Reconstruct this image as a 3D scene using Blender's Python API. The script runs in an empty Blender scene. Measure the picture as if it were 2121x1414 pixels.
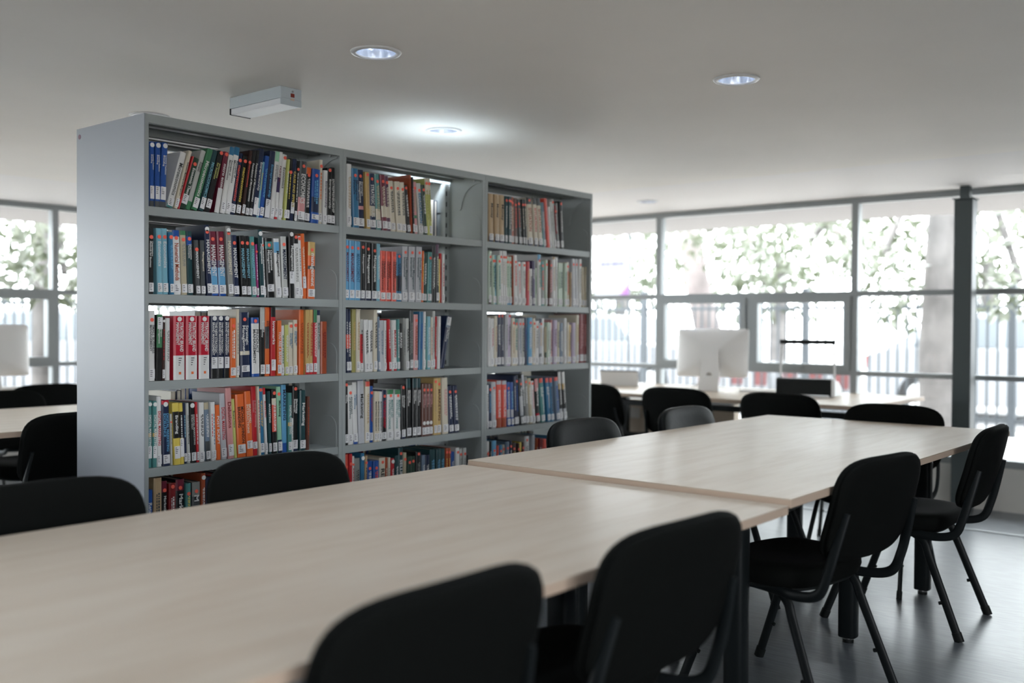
import bpy, bmesh, math, random
from mathutils import Vector, Matrix
random.seed(11)
S = bpy.context.scene
COL = S.collection
PI = math.pi

# ---------------------------------------------------------------- camera
CAM = Vector((0, 0, 1.21))
FWD = Vector((0.7669993, 0.64143653, -0.01647001))
RGT = Vector((0.64158926, -0.76702359, 0.0061666))
UPV = Vector((0.0086774, 0.01529676, 0.99984534))
FPX = 2062.976
cd = bpy.data.cameras.new('camera')
cam = bpy.data.objects.new('camera', cd)
COL.objects.link(cam)
cam.matrix_world = Matrix(((RGT.x, UPV.x, -FWD.x, CAM.x), (RGT.y, UPV.y, -FWD.y, CAM.y), (RGT.z, UPV.z, -FWD.z, CAM.z), (0, 0, 0, 1)))
cd.sensor_width = 36.0
cd.lens = FPX / 2121 * 36.0
cd.clip_start = 0.05
cd.dof.use_dof = True
cd.dof.focus_distance = 3.65
cd.dof.aperture_fstop = 1.5
S.camera = cam

# ---------------------------------------------------------------- view, sky, sun
S.view_settings.view_transform = 'Standard'
S.view_settings.look = 'None'
S.view_settings.gamma = 1
S.view_settings.exposure = 0.97
w = bpy.data.worlds.new('sky')
S.world = w
w.use_nodes = True
bgn = w.node_tree.nodes['Background']
bgn.inputs[0].default_value = (0.93, 0.965, 1.0, 1)
bgn.inputs[1].default_value = 7.2
sl = bpy.data.lights.new('sun', 'SUN')
sl.energy = 8.0
sl.angle = math.radians(2)
sl.color = (1, 0.96, 0.9)
sun = bpy.data.objects.new('sun', sl)
COL.objects.link(sun)
sun.rotation_euler = Vector((0.25, 0.35, 0.9)).to_track_quat('Z', 'Y').to_euler()
sun.location = (12, 12, 8)

def portal(name, loc, normal, sx, sy):
    l = bpy.data.lights.new(name, 'AREA')
    l.shape = 'RECTANGLE'; l.size = sx; l.size_y = sy
    l.cycles.is_portal = True
    o = bpy.data.objects.new(name, l)
    COL.objects.link(o)
    o.location = loc
    o.rotation_euler = Vector(normal).to_track_quat('-Z', 'Z').to_euler()
portal('daylight_right', (7.3, 4.45, 1.2), (-1, 0, 0), 6.9, 1.9)
portal('added_daylight_near', (-1.2, -4.2, 1.35), (0, 1, 0), 4.2, 1.3)  # sits at the added opening behind the camera
portal('daylight_far', (1.9, 8.1, 1.2), (0, -1, 0), 10.6, 1.9)

# ---------------------------------------------------------------- materials
def lin(c):
    return tuple((x / 12.92 if x <= 0.04045 else ((x + 0.055) / 1.055) ** 2.4) for x in c)
def hexc(h):
    return lin(tuple(int(h[i:i + 2], 16) / 255 for i in (0, 2, 4)))
MATS = {}
def mat(name, col, rough=0.5, metal=0.0, spec=0.5, noise=None, bump=None, emit=None):
    """noise=(scale, amount, stretch xyz); bump=(scale, strength)"""
    if name in MATS:
        return MATS[name]
    m = bpy.data.materials.new(name)
    m.use_nodes = True
    nt = m.node_tree
    b = nt.nodes['Principled BSDF']
    c = hexc(col) if isinstance(col, str) else col
    b.inputs['Base Color'].default_value = (*c, 1)
    b.inputs['Roughness'].default_value = rough
    b.inputs['Metallic'].default_value = metal
    b.inputs['Specular IOR Level'].default_value = spec
    if emit:
        b.inputs['Emission Color'].default_value = (*emit[0], 1)
        b.inputs['Emission Strength'].default_value = emit[1]
    if noise or bump:
        tc = nt.nodes.new('ShaderNodeTexCoord')
    if noise:
        mp = nt.nodes.new('ShaderNodeMapping')
        mp.inputs['Scale'].default_value = noise[2] if len(noise) > 2 else (1, 1, 1)
        nt.links.new(tc.outputs['Object'], mp.inputs['Vector'])
        n = nt.nodes.new('ShaderNodeTexNoise')
        n.inputs['Scale'].default_value = noise[0]
        n.inputs['Detail'].default_value = 5
        nt.links.new(mp.outputs[0], n.inputs['Vector'])
        r = nt.nodes.new('ShaderNodeValToRGB')
        a = noise[1]
        r.color_ramp.elements[0].position = 0.3
        r.color_ramp.elements[1].position = 0.7
        r.color_ramp.elements[0].color = (*[x * (1 - a) for x in c], 1)
        r.color_ramp.elements[1].color = (*[min(1, x * (1 + a)) for x in c], 1)
        nt.links.new(n.outputs['Fac'], r.inputs['Fac'])
        nt.links.new(r.outputs['Color'], b.inputs['Base Color'])
    if bump:
        n2 = nt.nodes.new('ShaderNodeTexNoise')
        n2.inputs['Scale'].default_value = bump[0]
        n2.inputs['Detail'].default_value = 3
        nt.links.new(tc.outputs['Object'], n2.inputs['Vector'])
        bp = nt.nodes.new('ShaderNodeBump')
        bp.inputs['Strength'].default_value = bump[1]
        bp.inputs['Distance'].default_value = 0.01
        nt.links.new(n2.outputs['Fac'], bp.inputs['Height'])
        nt.links.new(bp.outputs[0], b.inputs['Normal'])
    MATS[name] = m
    return m

def glass_mat():
    m = bpy.data.materials.new('window_glass')
    m.use_nodes = True
    nt = m.node_tree
    nt.nodes.remove(nt.nodes['Principled BSDF'])
    out = nt.nodes['Material Output']
    t = nt.nodes.new('ShaderNodeBsdfTransparent')
    t.inputs[0].default_value = (0.95, 0.97, 0.97, 1)
    g = nt.nodes.new('ShaderNodeBsdfGlossy')
    g.inputs['Roughness'].default_value = 0.02
    f = nt.nodes.new('ShaderNodeFresnel')
    f.inputs[0].default_value = 1.25
    mx = nt.nodes.new('ShaderNodeMixShader')
    nt.links.new(f.outputs[0], mx.inputs[0])
    nt.links.new(t.outputs[0], mx.inputs[1])
    nt.links.new(g.outputs[0], mx.inputs[2])
    nt.links.new(mx.outputs[0], out.inputs['Surface'])
    return m
M_GLASS = glass_mat()

# ---------------------------------------------------------------- mesh helpers
class MB:
    """collects vertices, faces and material slots, then links ONE mesh object"""
    def __init__(s):
        s.v = []; s.f = []; s.mi = []; s.mats = []; s.sm = []
    def slot(s, m):
        if m not in s.mats:
            s.mats.append(m)
        return s.mats.index(m)
    def add(s, vs, fs, m, smooth=False, M=None):
        b = len(s.v)
        if M is not None:
            vs = [M @ Vector(p) for p in vs]
        s.v += [tuple(p) for p in vs]
        k = s.slot(m)
        for f in fs:
            s.f.append(tuple(i + b for i in f)); s.mi.append(k); s.sm.append(smooth)
    def box(s, lo, hi, m, M=None):
        x0, y0, z0 = lo; x1, y1, z1 = hi
        vs = [(x0, y0, z0), (x1, y0, z0), (x1, y1, z0), (x0, y1, z0), (x0, y0, z1), (x1, y0, z1), (x1, y1, z1), (x0, y1, z1)]
        fs = [(0, 3, 2, 1), (4, 5, 6, 7), (0, 1, 5, 4), (1, 2, 6, 5), (2, 3, 7, 6), (3, 0, 4, 7)]
        s.add(vs, fs, m, False, M)
    def bbox(s, lo, hi, m, r=0.003, M=None):
        """box with chamfered edges"""
        bm = bmesh.new()
        bmesh.ops.create_cube(bm, size=1)
        for v in bm.verts:
            v.co = Vector([(lo[i] + hi[i]) / 2 + v.co[i] * (hi[i] - lo[i]) for i in range(3)])
        bmesh.ops.bevel(bm, geom=bm.edges[:], offset=r, segments=2, affect='EDGES', profile=0.5)
        bm.verts.index_update()
        s.add([v.co.copy() for v in bm.verts], [[v.index for v in f.verts] for f in bm.faces], m, False, M)
        bm.free()
    def loft(s, rings, m, smooth=True, caps=True, closed=True):
        n = len(rings[0]); vs = [p for r in rings for p in r]; fs = []
        for i in range(len(rings) - 1):
            for j in range(n if closed else n - 1):
                a = i * n + j; b = i * n + (j + 1) % n
                fs.append((a, b, b + n, a + n))
        s.add(vs, fs, m, smooth)
        if caps:
            s.add(rings[0], [tuple(range(n))[::-1]], m, smooth)
            s.add(rings[-1], [tuple(range(n))], m, smooth)
    def cyl(s, p, q, r0, m, r1=None, n=14, caps=True, smooth=True):
        p = Vector(p); q = Vector(q); r1 = r0 if r1 is None else r1
        d = (q - p).normalized(); a = d.orthogonal().normalized(); b = d.cross(a)
        R = [[c + a * (r * math.cos(2 * PI * i / n)) + b * (r * math.sin(2 * PI * i / n)) for i in range(n)] for c, r in ((p, r0), (q, r1))]
        s.loft(R, m, smooth, caps)
    def tube(s, pts, ra, rb, m, side=None, n=10, smoothn=6):
        """elliptical tube along a smoothed path; side: direction of the ra axis"""
        P = [Vector(p) for p in pts]
        if smoothn and len(P) > 2:
            Q = []
            E = [P[0] * 2 - P[1]] + P + [P[-1] * 2 - P[-2]]
            for i in range(1, len(E) - 2):
                for k in range(smoothn):
                    t = k / smoothn
                    p0, p1, p2, p3 = E[i - 1], E[i], E[i + 1], E[i + 2]
                    Q.append(0.5 * ((2 * p1) + (p2 - p0) * t + (2 * p0 - 5 * p1 + 4 * p2 - p3) * t * t + (3 * p1 - p0 - 3 * p2 + p3) * t ** 3))
            Q.append(P[-1]); P = Q
        rings = []
        for i, p in enumerate(P):
            d = (P[min(i + 1, len(P) - 1)] - P[max(i - 1, 0)]).normalized()
            a = Vector(side) if side else d.orthogonal()
            a = (a - d * a.dot(d)).normalized(); b = d.cross(a)
            rings.append([p + a * (ra * math.cos(2 * PI * k / n)) + b * (rb * math.sin(2 * PI * k / n)) for k in range(n)])
        s.loft(rings, m)
    def prism(s, poly, x0, x1, m, axis='x'):
        """polygon given in the two other axes, extruded along an axis"""
        def P(a, b, t):
            return (t, a, b) if axis == 'x' else ((a, t, b) if axis == 'y' else (a, b, t))
        n = len(poly)
        vs = [P(a, b, x0) for a, b in poly] + [P(a, b, x1) for a, b in poly]
        fs = [tuple(range(n))[::-1], tuple(range(n, 2 * n))] + [(i, (i + 1) % n, n + (i + 1) % n, n + i) for i in range(n)]
        s.add(vs, fs, m)
    def build(s, name, parent=None, kind=None):
        me = bpy.data.meshes.new(name)
        me.from_pydata(s.v, [], s.f)
        for m in s.mats:
            me.materials.append(m)
        me.polygons.foreach_set('material_index', s.mi)
        me.polygons.foreach_set('use_smooth', s.sm)
        bm = bmesh.new(); bm.from_mesh(me)
        bmesh.ops.recalc_face_normals(bm, faces=bm.faces[:])
        bm.to_mesh(me); bm.free()
        me.update()
        o = bpy.data.objects.new(name, me)
        COL.objects.link(o)
        if parent:
            o.parent = parent
        if kind:
            o['kind'] = kind
        return o

def tag(o, label, cat, group=None, kind=None):
    o['label'] = label; o['category'] = cat
    if group: o['group'] = group
    if kind: o['kind'] = kind
    return o
def thing(name, loc, rz=0.0, label=None, cat=None, group=None, kind=None):
    o = bpy.data.objects.new(name, None)
    o.empty_display_size = 0.1
    COL.objects.link(o)
    o.location = loc; o.rotation_euler = (0, 0, rz)
    if label: tag(o, label, cat, group)
    if kind: o['kind'] = kind
    return o
def dup(root, loc, rz, label, group=None):
    r = root.copy(); COL.objects.link(r)
    r.location = loc; r.rotation_euler = (0, 0, rz); r['label'] = label
    if group: r['group'] = group
    for ch in list(root.children):
        c = ch.copy(); COL.objects.link(c); c.parent = r
        for g in list(ch.children):
            d = g.copy(); COL.objects.link(d); d.parent = c
    return r

# ---------------------------------------------------------------- shared materials
M_CEIL = mat('ceiling_paint', (0.88, 0.845, 0.80), 0.6, noise=(1.2, 0.03))
M_CEIL2 = mat('soffit_paint', (0.86, 0.84, 0.835), 0.6)
M_WALL = mat('wall_plaster', (0.66, 0.645, 0.61), 0.8, noise=(3, 0.04))
M_WALLG = mat('grey_wall_paint', (0.33, 0.33, 0.32), 0.8)
M_PANELW = mat('low_wall_panel', (0.52, 0.44, 0.35), 0.7, noise=(3, 0.05))
M_ALU = mat('window_aluminium', (0.30, 0.32, 0.325), 0.45, metal=0.3)
M_STEELP = mat('column_paint', (0.060, 0.075, 0.078), 0.5)
M_SHELF = mat('shelf_enamel', (0.32, 0.35, 0.345), 0.42)
M_ENDP = mat('end_panel_enamel', (0.30, 0.325, 0.365), 0.4)
M_DARKM = mat('slot_dark', (0.02, 0.025, 0.025), 0.6)
M_FAB = mat('black_fabric', (0.0036, 0.0043, 0.0038), 0.9, spec=0.12, bump=(900, 0.15))
M_VINYL = mat('black_vinyl', (0.006, 0.0075, 0.0075), 0.55, spec=0.16, bump=(60, 0.05))
M_PLAS = mat('black_plastic', (0.008, 0.010, 0.010), 0.55, spec=0.25)
M_BLKM = mat('black_metal', (0.008, 0.0105, 0.0115), 0.45, spec=0.25)
M_BOLT = mat('bolt_steel', (0.45, 0.46, 0.47), 0.35, metal=0.9)
M_EDGE = mat('table_edging', (0.56, 0.43, 0.33), 0.5)
M_CHROME = mat('chrome', (0.75, 0.76, 0.78), 0.15, metal=1.0)
M_WHITEP = mat('white_plastic', (0.78, 0.79, 0.80), 0.4)
M_SILVER = mat('brushed_aluminium', (0.80, 0.79, 0.78), 0.4, metal=0.2)

def wood():
    m = bpy.data.materials.new('birch_laminate')
    m.use_nodes = True
    nt = m.node_tree; b = nt.nodes['Principled BSDF']
    tc = nt.nodes.new('ShaderNodeTexCoord')
    mp = nt.nodes.new('ShaderNodeMapping'); mp.inputs['Scale'].default_value = (1.3, 9, 9)
    n = nt.nodes.new('ShaderNodeTexNoise'); n.inputs['Scale'].default_value = 2.2; n.inputs['Detail'].default_value = 6; n.inputs['Distortion'].default_value = 0.6
    r = nt.nodes.new('ShaderNodeValToRGB')
    r.color_ramp.elements[0].position = 0.32; r.color_ramp.elements[0].color = (0.52, 0.43, 0.335, 1)
    r.color_ramp.elements[1].position = 0.62; r.color_ramp.elements[1].color = (0.575, 0.495, 0.40, 1)
    nt.links.new(tc.outputs['Object'], mp.inputs['Vector']); nt.links.new(mp.outputs[0], n.inputs['Vector'])
    nt.links.new(n.outputs['Fac'], r.inputs['Fac']); nt.links.new(r.outputs[0], b.inputs['Base Color'])
    b.inputs['Roughness'].default_value = 0.44
    b.inputs['Specular IOR Level'].default_value = 0.2
    b.inputs['Coat Weight'].default_value = 0.07
    b.inputs['Coat Roughness'].default_value = 0.16
    return m
M_WOOD = wood()

def floor_mat():
    m = bpy.data.materials.new('grey_vinyl_floor')
    m.use_nodes = True
    nt = m.node_tree; b = nt.nodes['Principled BSDF']
    tc = nt.nodes.new('ShaderNodeTexCoord')
    mp = nt.nodes.new('ShaderNodeMapping'); mp.inputs['Scale'].default_value = (26, 3, 1); mp.inputs['Rotation'].default_value = (0, 0, 0.9)
    n = nt.nodes.new('ShaderNodeTexNoise'); n.inputs['Scale'].default_value = 3; n.inputs['Detail'].default_value = 8
    n2 = nt.nodes.new('ShaderNodeTexNoise'); n2.inputs['Scale'].default_value = 1.1; n2.inputs['Detail'].default_value = 4
    r = nt.nodes.new('ShaderNodeValToRGB')
    r.color_ramp.elements[0].position = 0.35; r.color_ramp.elements[0].color = (0.13, 0.147, 0.163, 1)
    r.color_ramp.elements[1].position = 0.75; r.color_ramp.elements[1].color = (0.21, 0.232, 0.252, 1)
    e = r.color_ramp.elements.new(0.80); e.color = (0.22, 0.23, 0.235, 1)
    mr = nt.nodes.new('ShaderNodeMapRange')
    mr.inputs['To Min'].default_value = 0.22; mr.inputs['To Max'].default_value = 0.42
    nt.links.new(tc.outputs['Object'], mp.inputs['Vector']); nt.links.new(mp.outputs[0], n.inputs['Vector'])
    nt.links.new(tc.outputs['Object'], n2.inputs['Vector'])
    nt.links.new(n.outputs['Fac'], r.inputs['Fac']); nt.links.new(r.outputs[0], b.inputs['Base Color'])
    nt.links.new(n2.outputs['Fac'], mr.inputs['Value']); nt.links.new(mr.outputs[0], b.inputs['Roughness'])
    return m
M_FLOOR = floor_mat()

# ---------------------------------------------------------------- room shell
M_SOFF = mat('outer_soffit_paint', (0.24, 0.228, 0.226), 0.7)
XW, YF = 7.12, 7.90                # inner faces of the two glazed walls
X0, Y0 = -3.5, -4.0
ZC, ZB = 2.12, 2.145
GX, GY = 5.60, 6.37                # where the main ceiling stops
def slab(name, lo, hi, m, holes=()):
    b = MB(); b.box(lo, hi, m)
    o = b.build(name, kind='structure')
    if holes:
        c = MB()
        for x, y in holes:
            c.cyl((x, y, lo[2] - 0.1), (x, y, lo[2] + 0.12), 0.0715, m, n=32)
        co = c.build('hole_tool')
        md = o.modifiers.new('holes', 'BOOLEAN'); md.object = co; md.operation = 'DIFFERENCE'; md.solver = 'EXACT'
        dg = bpy.context.evaluated_depsgraph_get()
        me = bpy.data.meshes.new_from_object(o.evaluated_get(dg))
        o.modifiers.clear(); o.data = me
        bpy.data.objects.remove(co)
    return o
b = MB(); b.box((X0, Y0, -0.12), (XW + 0.14, YF + 0.14, 0), M_FLOOR); b.build('floor', kind='structure')
DL_MAIN = [(2.273, 2.502), (3.352, 1.734), (3.384, 3.256), (2.347, 4.05)]
DL_EDGE = (6.40, 4.03)
DL_FILL = [(1.2, 1.73, 'over the nearest table'), (2.27, 0.97, 'over the chairs of the nearest table'), (1.2, 0.20, 'above and right of the camera'), (0.2, 2.5, 'over the left end of the nearest table'), (3.35, 0.2, 'over the open floor on the right'), (0.2, 0.97, 'just above the camera'), (-0.9, 1.73, 'behind the camera on the left'), (0.2, 4.05, 'over the table left of the bookcases')]  # extra lamps added out of view to brighten tables and book fronts
slab('ceiling', (X0, Y0, ZC), (GX, GY, ZC + 0.16), M_CEIL, DL_MAIN + [(x, y) for x, y, s in DL_FILL])
slab('trim_1', (GX + 0.045, Y0, ZB), (XW + 0.06, YF + 0.06, ZB + 0.135), M_CEIL2, [DL_EDGE])
slab('trim_2', (X0, GY + 0.045, ZB), (GX + 0.045, YF + 0.06, ZB + 0.135), M_CEIL2)
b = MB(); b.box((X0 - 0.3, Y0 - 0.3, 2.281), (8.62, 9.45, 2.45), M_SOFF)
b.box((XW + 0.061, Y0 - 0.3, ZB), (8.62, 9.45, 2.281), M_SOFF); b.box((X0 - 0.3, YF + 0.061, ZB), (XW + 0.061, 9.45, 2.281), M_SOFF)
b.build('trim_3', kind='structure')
b = MB(); b.box((XW - 0.02, Y0, 0), (XW + 0.14, YF + 0.14, 0.285), M_WALL); b.box((XW, Y0, 0.285), (XW + 0.14, 1.055, 2.28), M_WALLG); b.build('wall_right', kind='structure')
b = MB(); b.box((X0, YF - 0.02, 0), (XW - 0.02, YF + 0.14, 0.285), M_WALL); b.build('wall_far', kind='structure')
b = MB(); b.box((X0 - 0.15, Y0 - 0.15, 0), (X0, YF + 0.14, 2.3), M_WALL); b.build('wall_left', kind='structure')
b = MB(); b.box((X0, Y0 - 0.15, 0), (XW + 0.14, Y0, 0.7), M_WALLG); b.box((X0, Y0 - 0.15, 2.0), (XW + 0.14, Y0, 2.3), M_WALLG); b.box((X0, Y0 - 0.15, 0.7), (-3.2, Y0, 2.0), M_WALLG); b.box((0.8, Y0 - 0.15, 0.7), (XW + 0.14, Y0, 2.0), M_WALLG)  # gap in this unseen wall is added to let fill light onto the spines
for x in (-1.2,): b.box((x, Y0 - 0.15, 0.7), (x + 0.12, Y0, 2.0), M_WALLG)
b.build('wall_near', kind='structure')
b = MB(); b.box((6.32, Y0, 0), (6.35, YF - 0.02, 0.005), M_ALU); b.build('trim_4', kind='structure')
b = MB(); b.box((XW - 0.10, 3.62, 0.0), (XW - 0.021, 6.9, 0.60), M_PANELW); b.build('trim_5', kind='structure')

# ---------------------------------------------------------------- windows
ZM, ZL, ZS, ZH = 1.452, 0.876, 0.30, 2.102
def window(n, u0, u1, side, sashes, end=False):
    """one bay of glazing between u0 and u1 along its wall"""
    if side == 'right':
        T = lambda u, d, z: (XW + d, u, z)
    else:
        T = lambda u, d, z: (u, YF + d, z)
    def bx(B, ua, ub, za, zb, d0, d1, m):
        p = T(ua, d0, za); q = T(ub, d1, zb)
        B.box([min(p[i], q[i]) for i in range(3)], [max(p[i], q[i]) for i in range(3)], m)
    root = thing('window_%d' % n, T((u0 + u1) / 2, 0.02, ZS), kind='structure')
    root_inv = Matrix.Translation(-root.location)
    def done(B, name):
        B.v = [tuple(Vector(p) - root.location) for p in B.v]
        return B.build(name, root)
    hw = 0.024
    F = MB()
    bx(F, u0 - hw, u0 + hw, 0.285, ZB, 0, 0.07, M_ALU)
    if end: bx(F, u1 - hw, u1 + hw, 0.285, ZB, 0, 0.07, M_ALU)
    a, c = u0 + hw, u1 - hw
    bx(F, a, c, 0.285, 0.335, 0, 0.07, M_ALU)
    bx(F, a, c, ZL - 0.017, ZL + 0.017, 0.002, 0.068, M_ALU)
    bx(F, a, c, ZM - 0.019, ZM + 0.019, 0.002, 0.068, M_ALU)
    bx(F, a, c, ZH, ZB, 0, 0.07, M_ALU)
    if sashes:
        um = (u0 + u1) / 2
        bx(F, um - 0.03, um + 0.03, ZL + 0.017, ZM - 0.019, 0.002, 0.068, M_ALU)
    done(F, 'frame')
    P = MB()
    zs = [(0.335, ZL - 0.017), (ZM + 0.019, ZH)] + ([] if sashes else [(ZL + 0.017, ZM - 0.019)])
    for za, zb in zs:
        B2 = MB(); bx(B2, a, c, za, zb, 0.032, 0.036, M_GLASS); done(B2, 'pane')
    if sashes:
        for ua, ub in ((a, um - 0.03), (um + 0.03, c)):
            B3 = MB(); za, zb = ZL + 0.017, ZM - 0.019; t = 0.042
            bx(B3, ua, ub, za, za + t, -0.012, 0.06, M_ALU); bx(B3, ua, ub, zb - t, zb, -0.012, 0.06, M_ALU)
            bx(B3, ua, ua + t, za + t, zb - t, -0.012, 0.06, M_ALU); bx(B3, ub - t, ub, za + t, zb - t, -0.012, 0.06, M_ALU)
            s = done(B3, 'sash_frame')
            B4 = MB(); bx(B4, ua + t, ub - t, za + t, zb - t, 0.022, 0.026, M_GLASS)
            B4.v = [tuple(Vector(p) - root.location) for p in B4.v]
            B4.build('sash_pane', s)
            B5 = MB(); uc = (ua + ub) / 2; bx(B5, uc - 0.04, uc + 0.04, za + 0.01, za + 0.028, -0.035, -0.012, M_ALU)
            B5.v = [tuple(Vector(p) - root.location) for p in B5.v]
            B5.build('sash_handle', s)
RU = [1.08, 2.729, 4.376, 6.02, 7.86]
for i in range(len(RU) - 1):
    window(i + 1, RU[i], RU[i + 1], 'right', i == 1, i == len(RU) - 2)
FU = [-3.45, -1.19, 0.46, 2.11, 3.765, 5.41, 7.06]
for i in range(len(FU) - 1):
    window(i + 8, FU[i], FU[i + 1], 'far', i in (1, 3), i == len(FU) - 2)

t = thing('steel_column', (6.98, 1.935, 0), label='dark grey square steel column in front of the right windows', cat='column')
b = MB(); b.bbox((-0.058, -0.058, 0), (0.058, 0.058, 2.055), M_STEELP, 0.006); b.build('shaft', t)
b = MB(); b.box((-0.066, -0.066, 2.055), (0.066, 0.066, 2.063), M_STEELP); b.build('cap_plate', t)
b = MB(); b.box((-0.03, -0.03, 2.063), (0.03, 0.03, ZB), M_STEELP); b.build('neck', t)

# ---------------------------------------------------------------- ceiling lamps
M_TRIM = mat('downlight_trim', (0.72, 0.72, 0.72), 0.35)
M_REFL = mat('downlight_reflector', (0.80, 0.84, 0.92), 0.18, metal=0.9)
M_LAMP = mat('downlight_tube', (0.9, 0.95, 1), 0.4, emit=((0.82, 0.90, 1.0), 9.0))
M_LENS = mat('downlight_lens', (0.7, 0.75, 0.85), 0.3, emit=((0.75, 0.86, 1.0), 0.35))
def downlight(x, y, z, label, power):
    t = thing('downlight', (x, y, z), label=label, cat='ceiling light', group='recessed round downlights in the ceiling')
    b = MB(); n = 40
    def ring(r, zz): return [(r * math.cos(2 * PI * i / n), r * math.sin(2 * PI * i / n), zz) for i in range(n)]
    b.loft([ring(0.066, -0.001), ring(0.069, -0.007), ring(0.082, -0.005), ring(0.086, 0.0), ring(0.0705, 0.001), ring(0.066, -0.001)], M_TRIM, True, False)
    b.build('trim_ring', t)
    b = MB(); b.loft([ring(0.066, -0.001), ring(0.062, 0.03), ring(0.050, 0.075), ring(0.02, 0.092), ring(0.001, 0.093)], M_REFL, True, False); b.build('reflector', t)
    for s in (-1, 1):
        b = MB(); b.cyl((-0.035, s * 0.014, 0.052), (0.035, s * 0.014, 0.052), 0.007, M_LAMP, n=10); b.build('lamp_tube', t)
    b = MB(); 
    for k in range(6):
        a = k * PI / 3; b.cyl((0.018 * math.cos(a), 0.018 * math.sin(a), 0.03), (0.058 * math.cos(a), 0.058 * math.sin(a), 0.022), 0.002, M_LENS, n=6)
    b.build('louvre', t)
    l = bpy.data.lights.new('downlight_beam', 'SPOT'); l.energy = power; l.color = (0.80, 0.89, 1.0)
    l.spot_size = math.radians(125); l.spot_blend = 0.6; l.shadow_soft_size = 0.05
    o = bpy.data.objects.new('downlight_beam', l); COL.objects.link(o); o.parent = t; o.location = (0, 0, -0.012)
    return t
downlight(*DL_MAIN[0], ZC, 'largest round downlight, up the middle of the ceiling right of the box light', 6.6)
downlight(*DL_MAIN[1], ZC, 'round downlight alone on the ceiling to the right', 6.6)
downlight(*DL_MAIN[2], ZC, 'round downlight right above the bookcases with a bluish glow around it', 14)
downlight(*DL_MAIN[3], ZC, 'round downlight half hidden behind the top of the left bookcase', 6.6)
for i, (x, y, wh) in enumerate(DL_FILL): downlight(x, y, ZC, 'unseen fill downlight added to the ceiling ' + wh, 6.6)
downlight(*DL_EDGE, ZB, 'small round downlight in the bright ceiling strip near the windows', 6)

M_LUM = mat('luminaire_body', (0.50, 0.56, 0.60), 0.35)
M_DIFF = mat('prismatic_diffuser', (0.74, 0.76, 0.80), 0.4, bump=(700, 0.3))
M_RED = mat('rocker_red', (0.25, 0.03, 0.02), 0.4)
t = thing('emergency_light', (2.36, 3.132, ZC), label='grey box emergency light with white diffuser mounted on the ceiling', cat='emergency light')
b = MB(); b.bbox((0, 0, -0.045), (0.098, 0.335, -0.0005), M_LUM, 0.002); b.box((0, 0, -0.07), (0.098, 0.004, -0.045), M_LUM); b.box((0.0, 0.331, -0.07), (0.098, 0.335, -0.045), M_DARKM); b.build('body', t)
b = MB(); b.bbox((0.003, 0.004, -0.069), (0.095, 0.331, -0.045), M_DIFF, 0.003); b.build('diffuser', t)
b = MB(); b.box((0.046, -0.003, -0.037), (0.062, 0, -0.023), M_RED); b.build('test_switch', t)
b = MB(); b.cyl((0.054, 0, -0.015), (0.054, -0.003, -0.015), 0.0045, M_CHROME, n=12); b.build('indicator', t)
b = MB(); b.box((0.046, -0.0008, -0.049), (0.063, 0, -0.041), mat('sticker_cream', (0.6, 0.45, 0.36), 0.6)); b.build('small_sticker', t)


# ---------------------------------------------------------------- outdoors
M_GRND = mat('pale_paving', (0.33, 0.312, 0.30), 0.9, noise=(3.0, 0.65))
M_ROAD = mat('asphalt', (0.11, 0.11, 0.113), 0.85, noise=(3, 0.2))
M_FENCE = mat('fence_paint', (0.045, 0.052, 0.060), 0.6)
M_BARK = mat('pale_bark', (0.105, 0.097, 0.094), 0.9, noise=(2.6, 0.45, (1, 1, 0.7)), bump=(14, 0.4))
M_BARK2 = mat('pinkish_bark', (0.16, 0.135, 0.13), 0.9, noise=(2.2, 0.35), bump=(14, 0.4))
def leafmat(n, c):
    m = mat(n, c, 0.6)
    nt = m.node_tree; b_ = nt.nodes['Principled BSDF']; out = nt.nodes['Material Output']
    tr = nt.nodes.new('ShaderNodeBsdfTranslucent'); tr.inputs[0].default_value = (*c, 1)
    mx = nt.nodes.new('ShaderNodeMixShader'); mx.inputs[0].default_value = 0.4
    nt.links.new(b_.outputs[0], mx.inputs[1]); nt.links.new(tr.outputs[0], mx.inputs[2]); nt.links.new(mx.outputs[0], out.inputs['Surface'])
    return m
M_LEAF = [leafmat('leaf_green', (0.045, 0.055, 0.030)), leafmat('leaf_grey_green', (0.075, 0.085, 0.055)), leafmat('leaf_pale', (0.14, 0.15, 0.12)), leafmat('leaf_white', (0.30, 0.31, 0.29))]
b = MB(); b.box((XW + 0.14, Y0 - 6, -0.2), (60, 60, -0.02), M_GRND); b.box((-30, YF + 0.14, -0.2), (XW + 0.14, 60, -0.02), M_GRND)
b.box((-60, Y0 - 6, -0.2), (X0 - 0.15, YF + 0.14, -0.02), M_GRND)
b.box((-60, -60, -0.2), (60, Y0 - 6, -0.02), M_GRND); b.box((X0 - 0.15, Y0 - 6, -0.2), (XW + 0.14, Y0 - 0.15, -0.02), M_GRND)
b.build('outside_ground', kind='structure')
b = MB(); b.box((12.9, -20, -0.02), (19, 40, -0.012), M_ROAD); b.box((-20, 13.3, -0.02), (12.9, 19, -0.012), M_ROAD); b.build('road', kind='structure')

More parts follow.
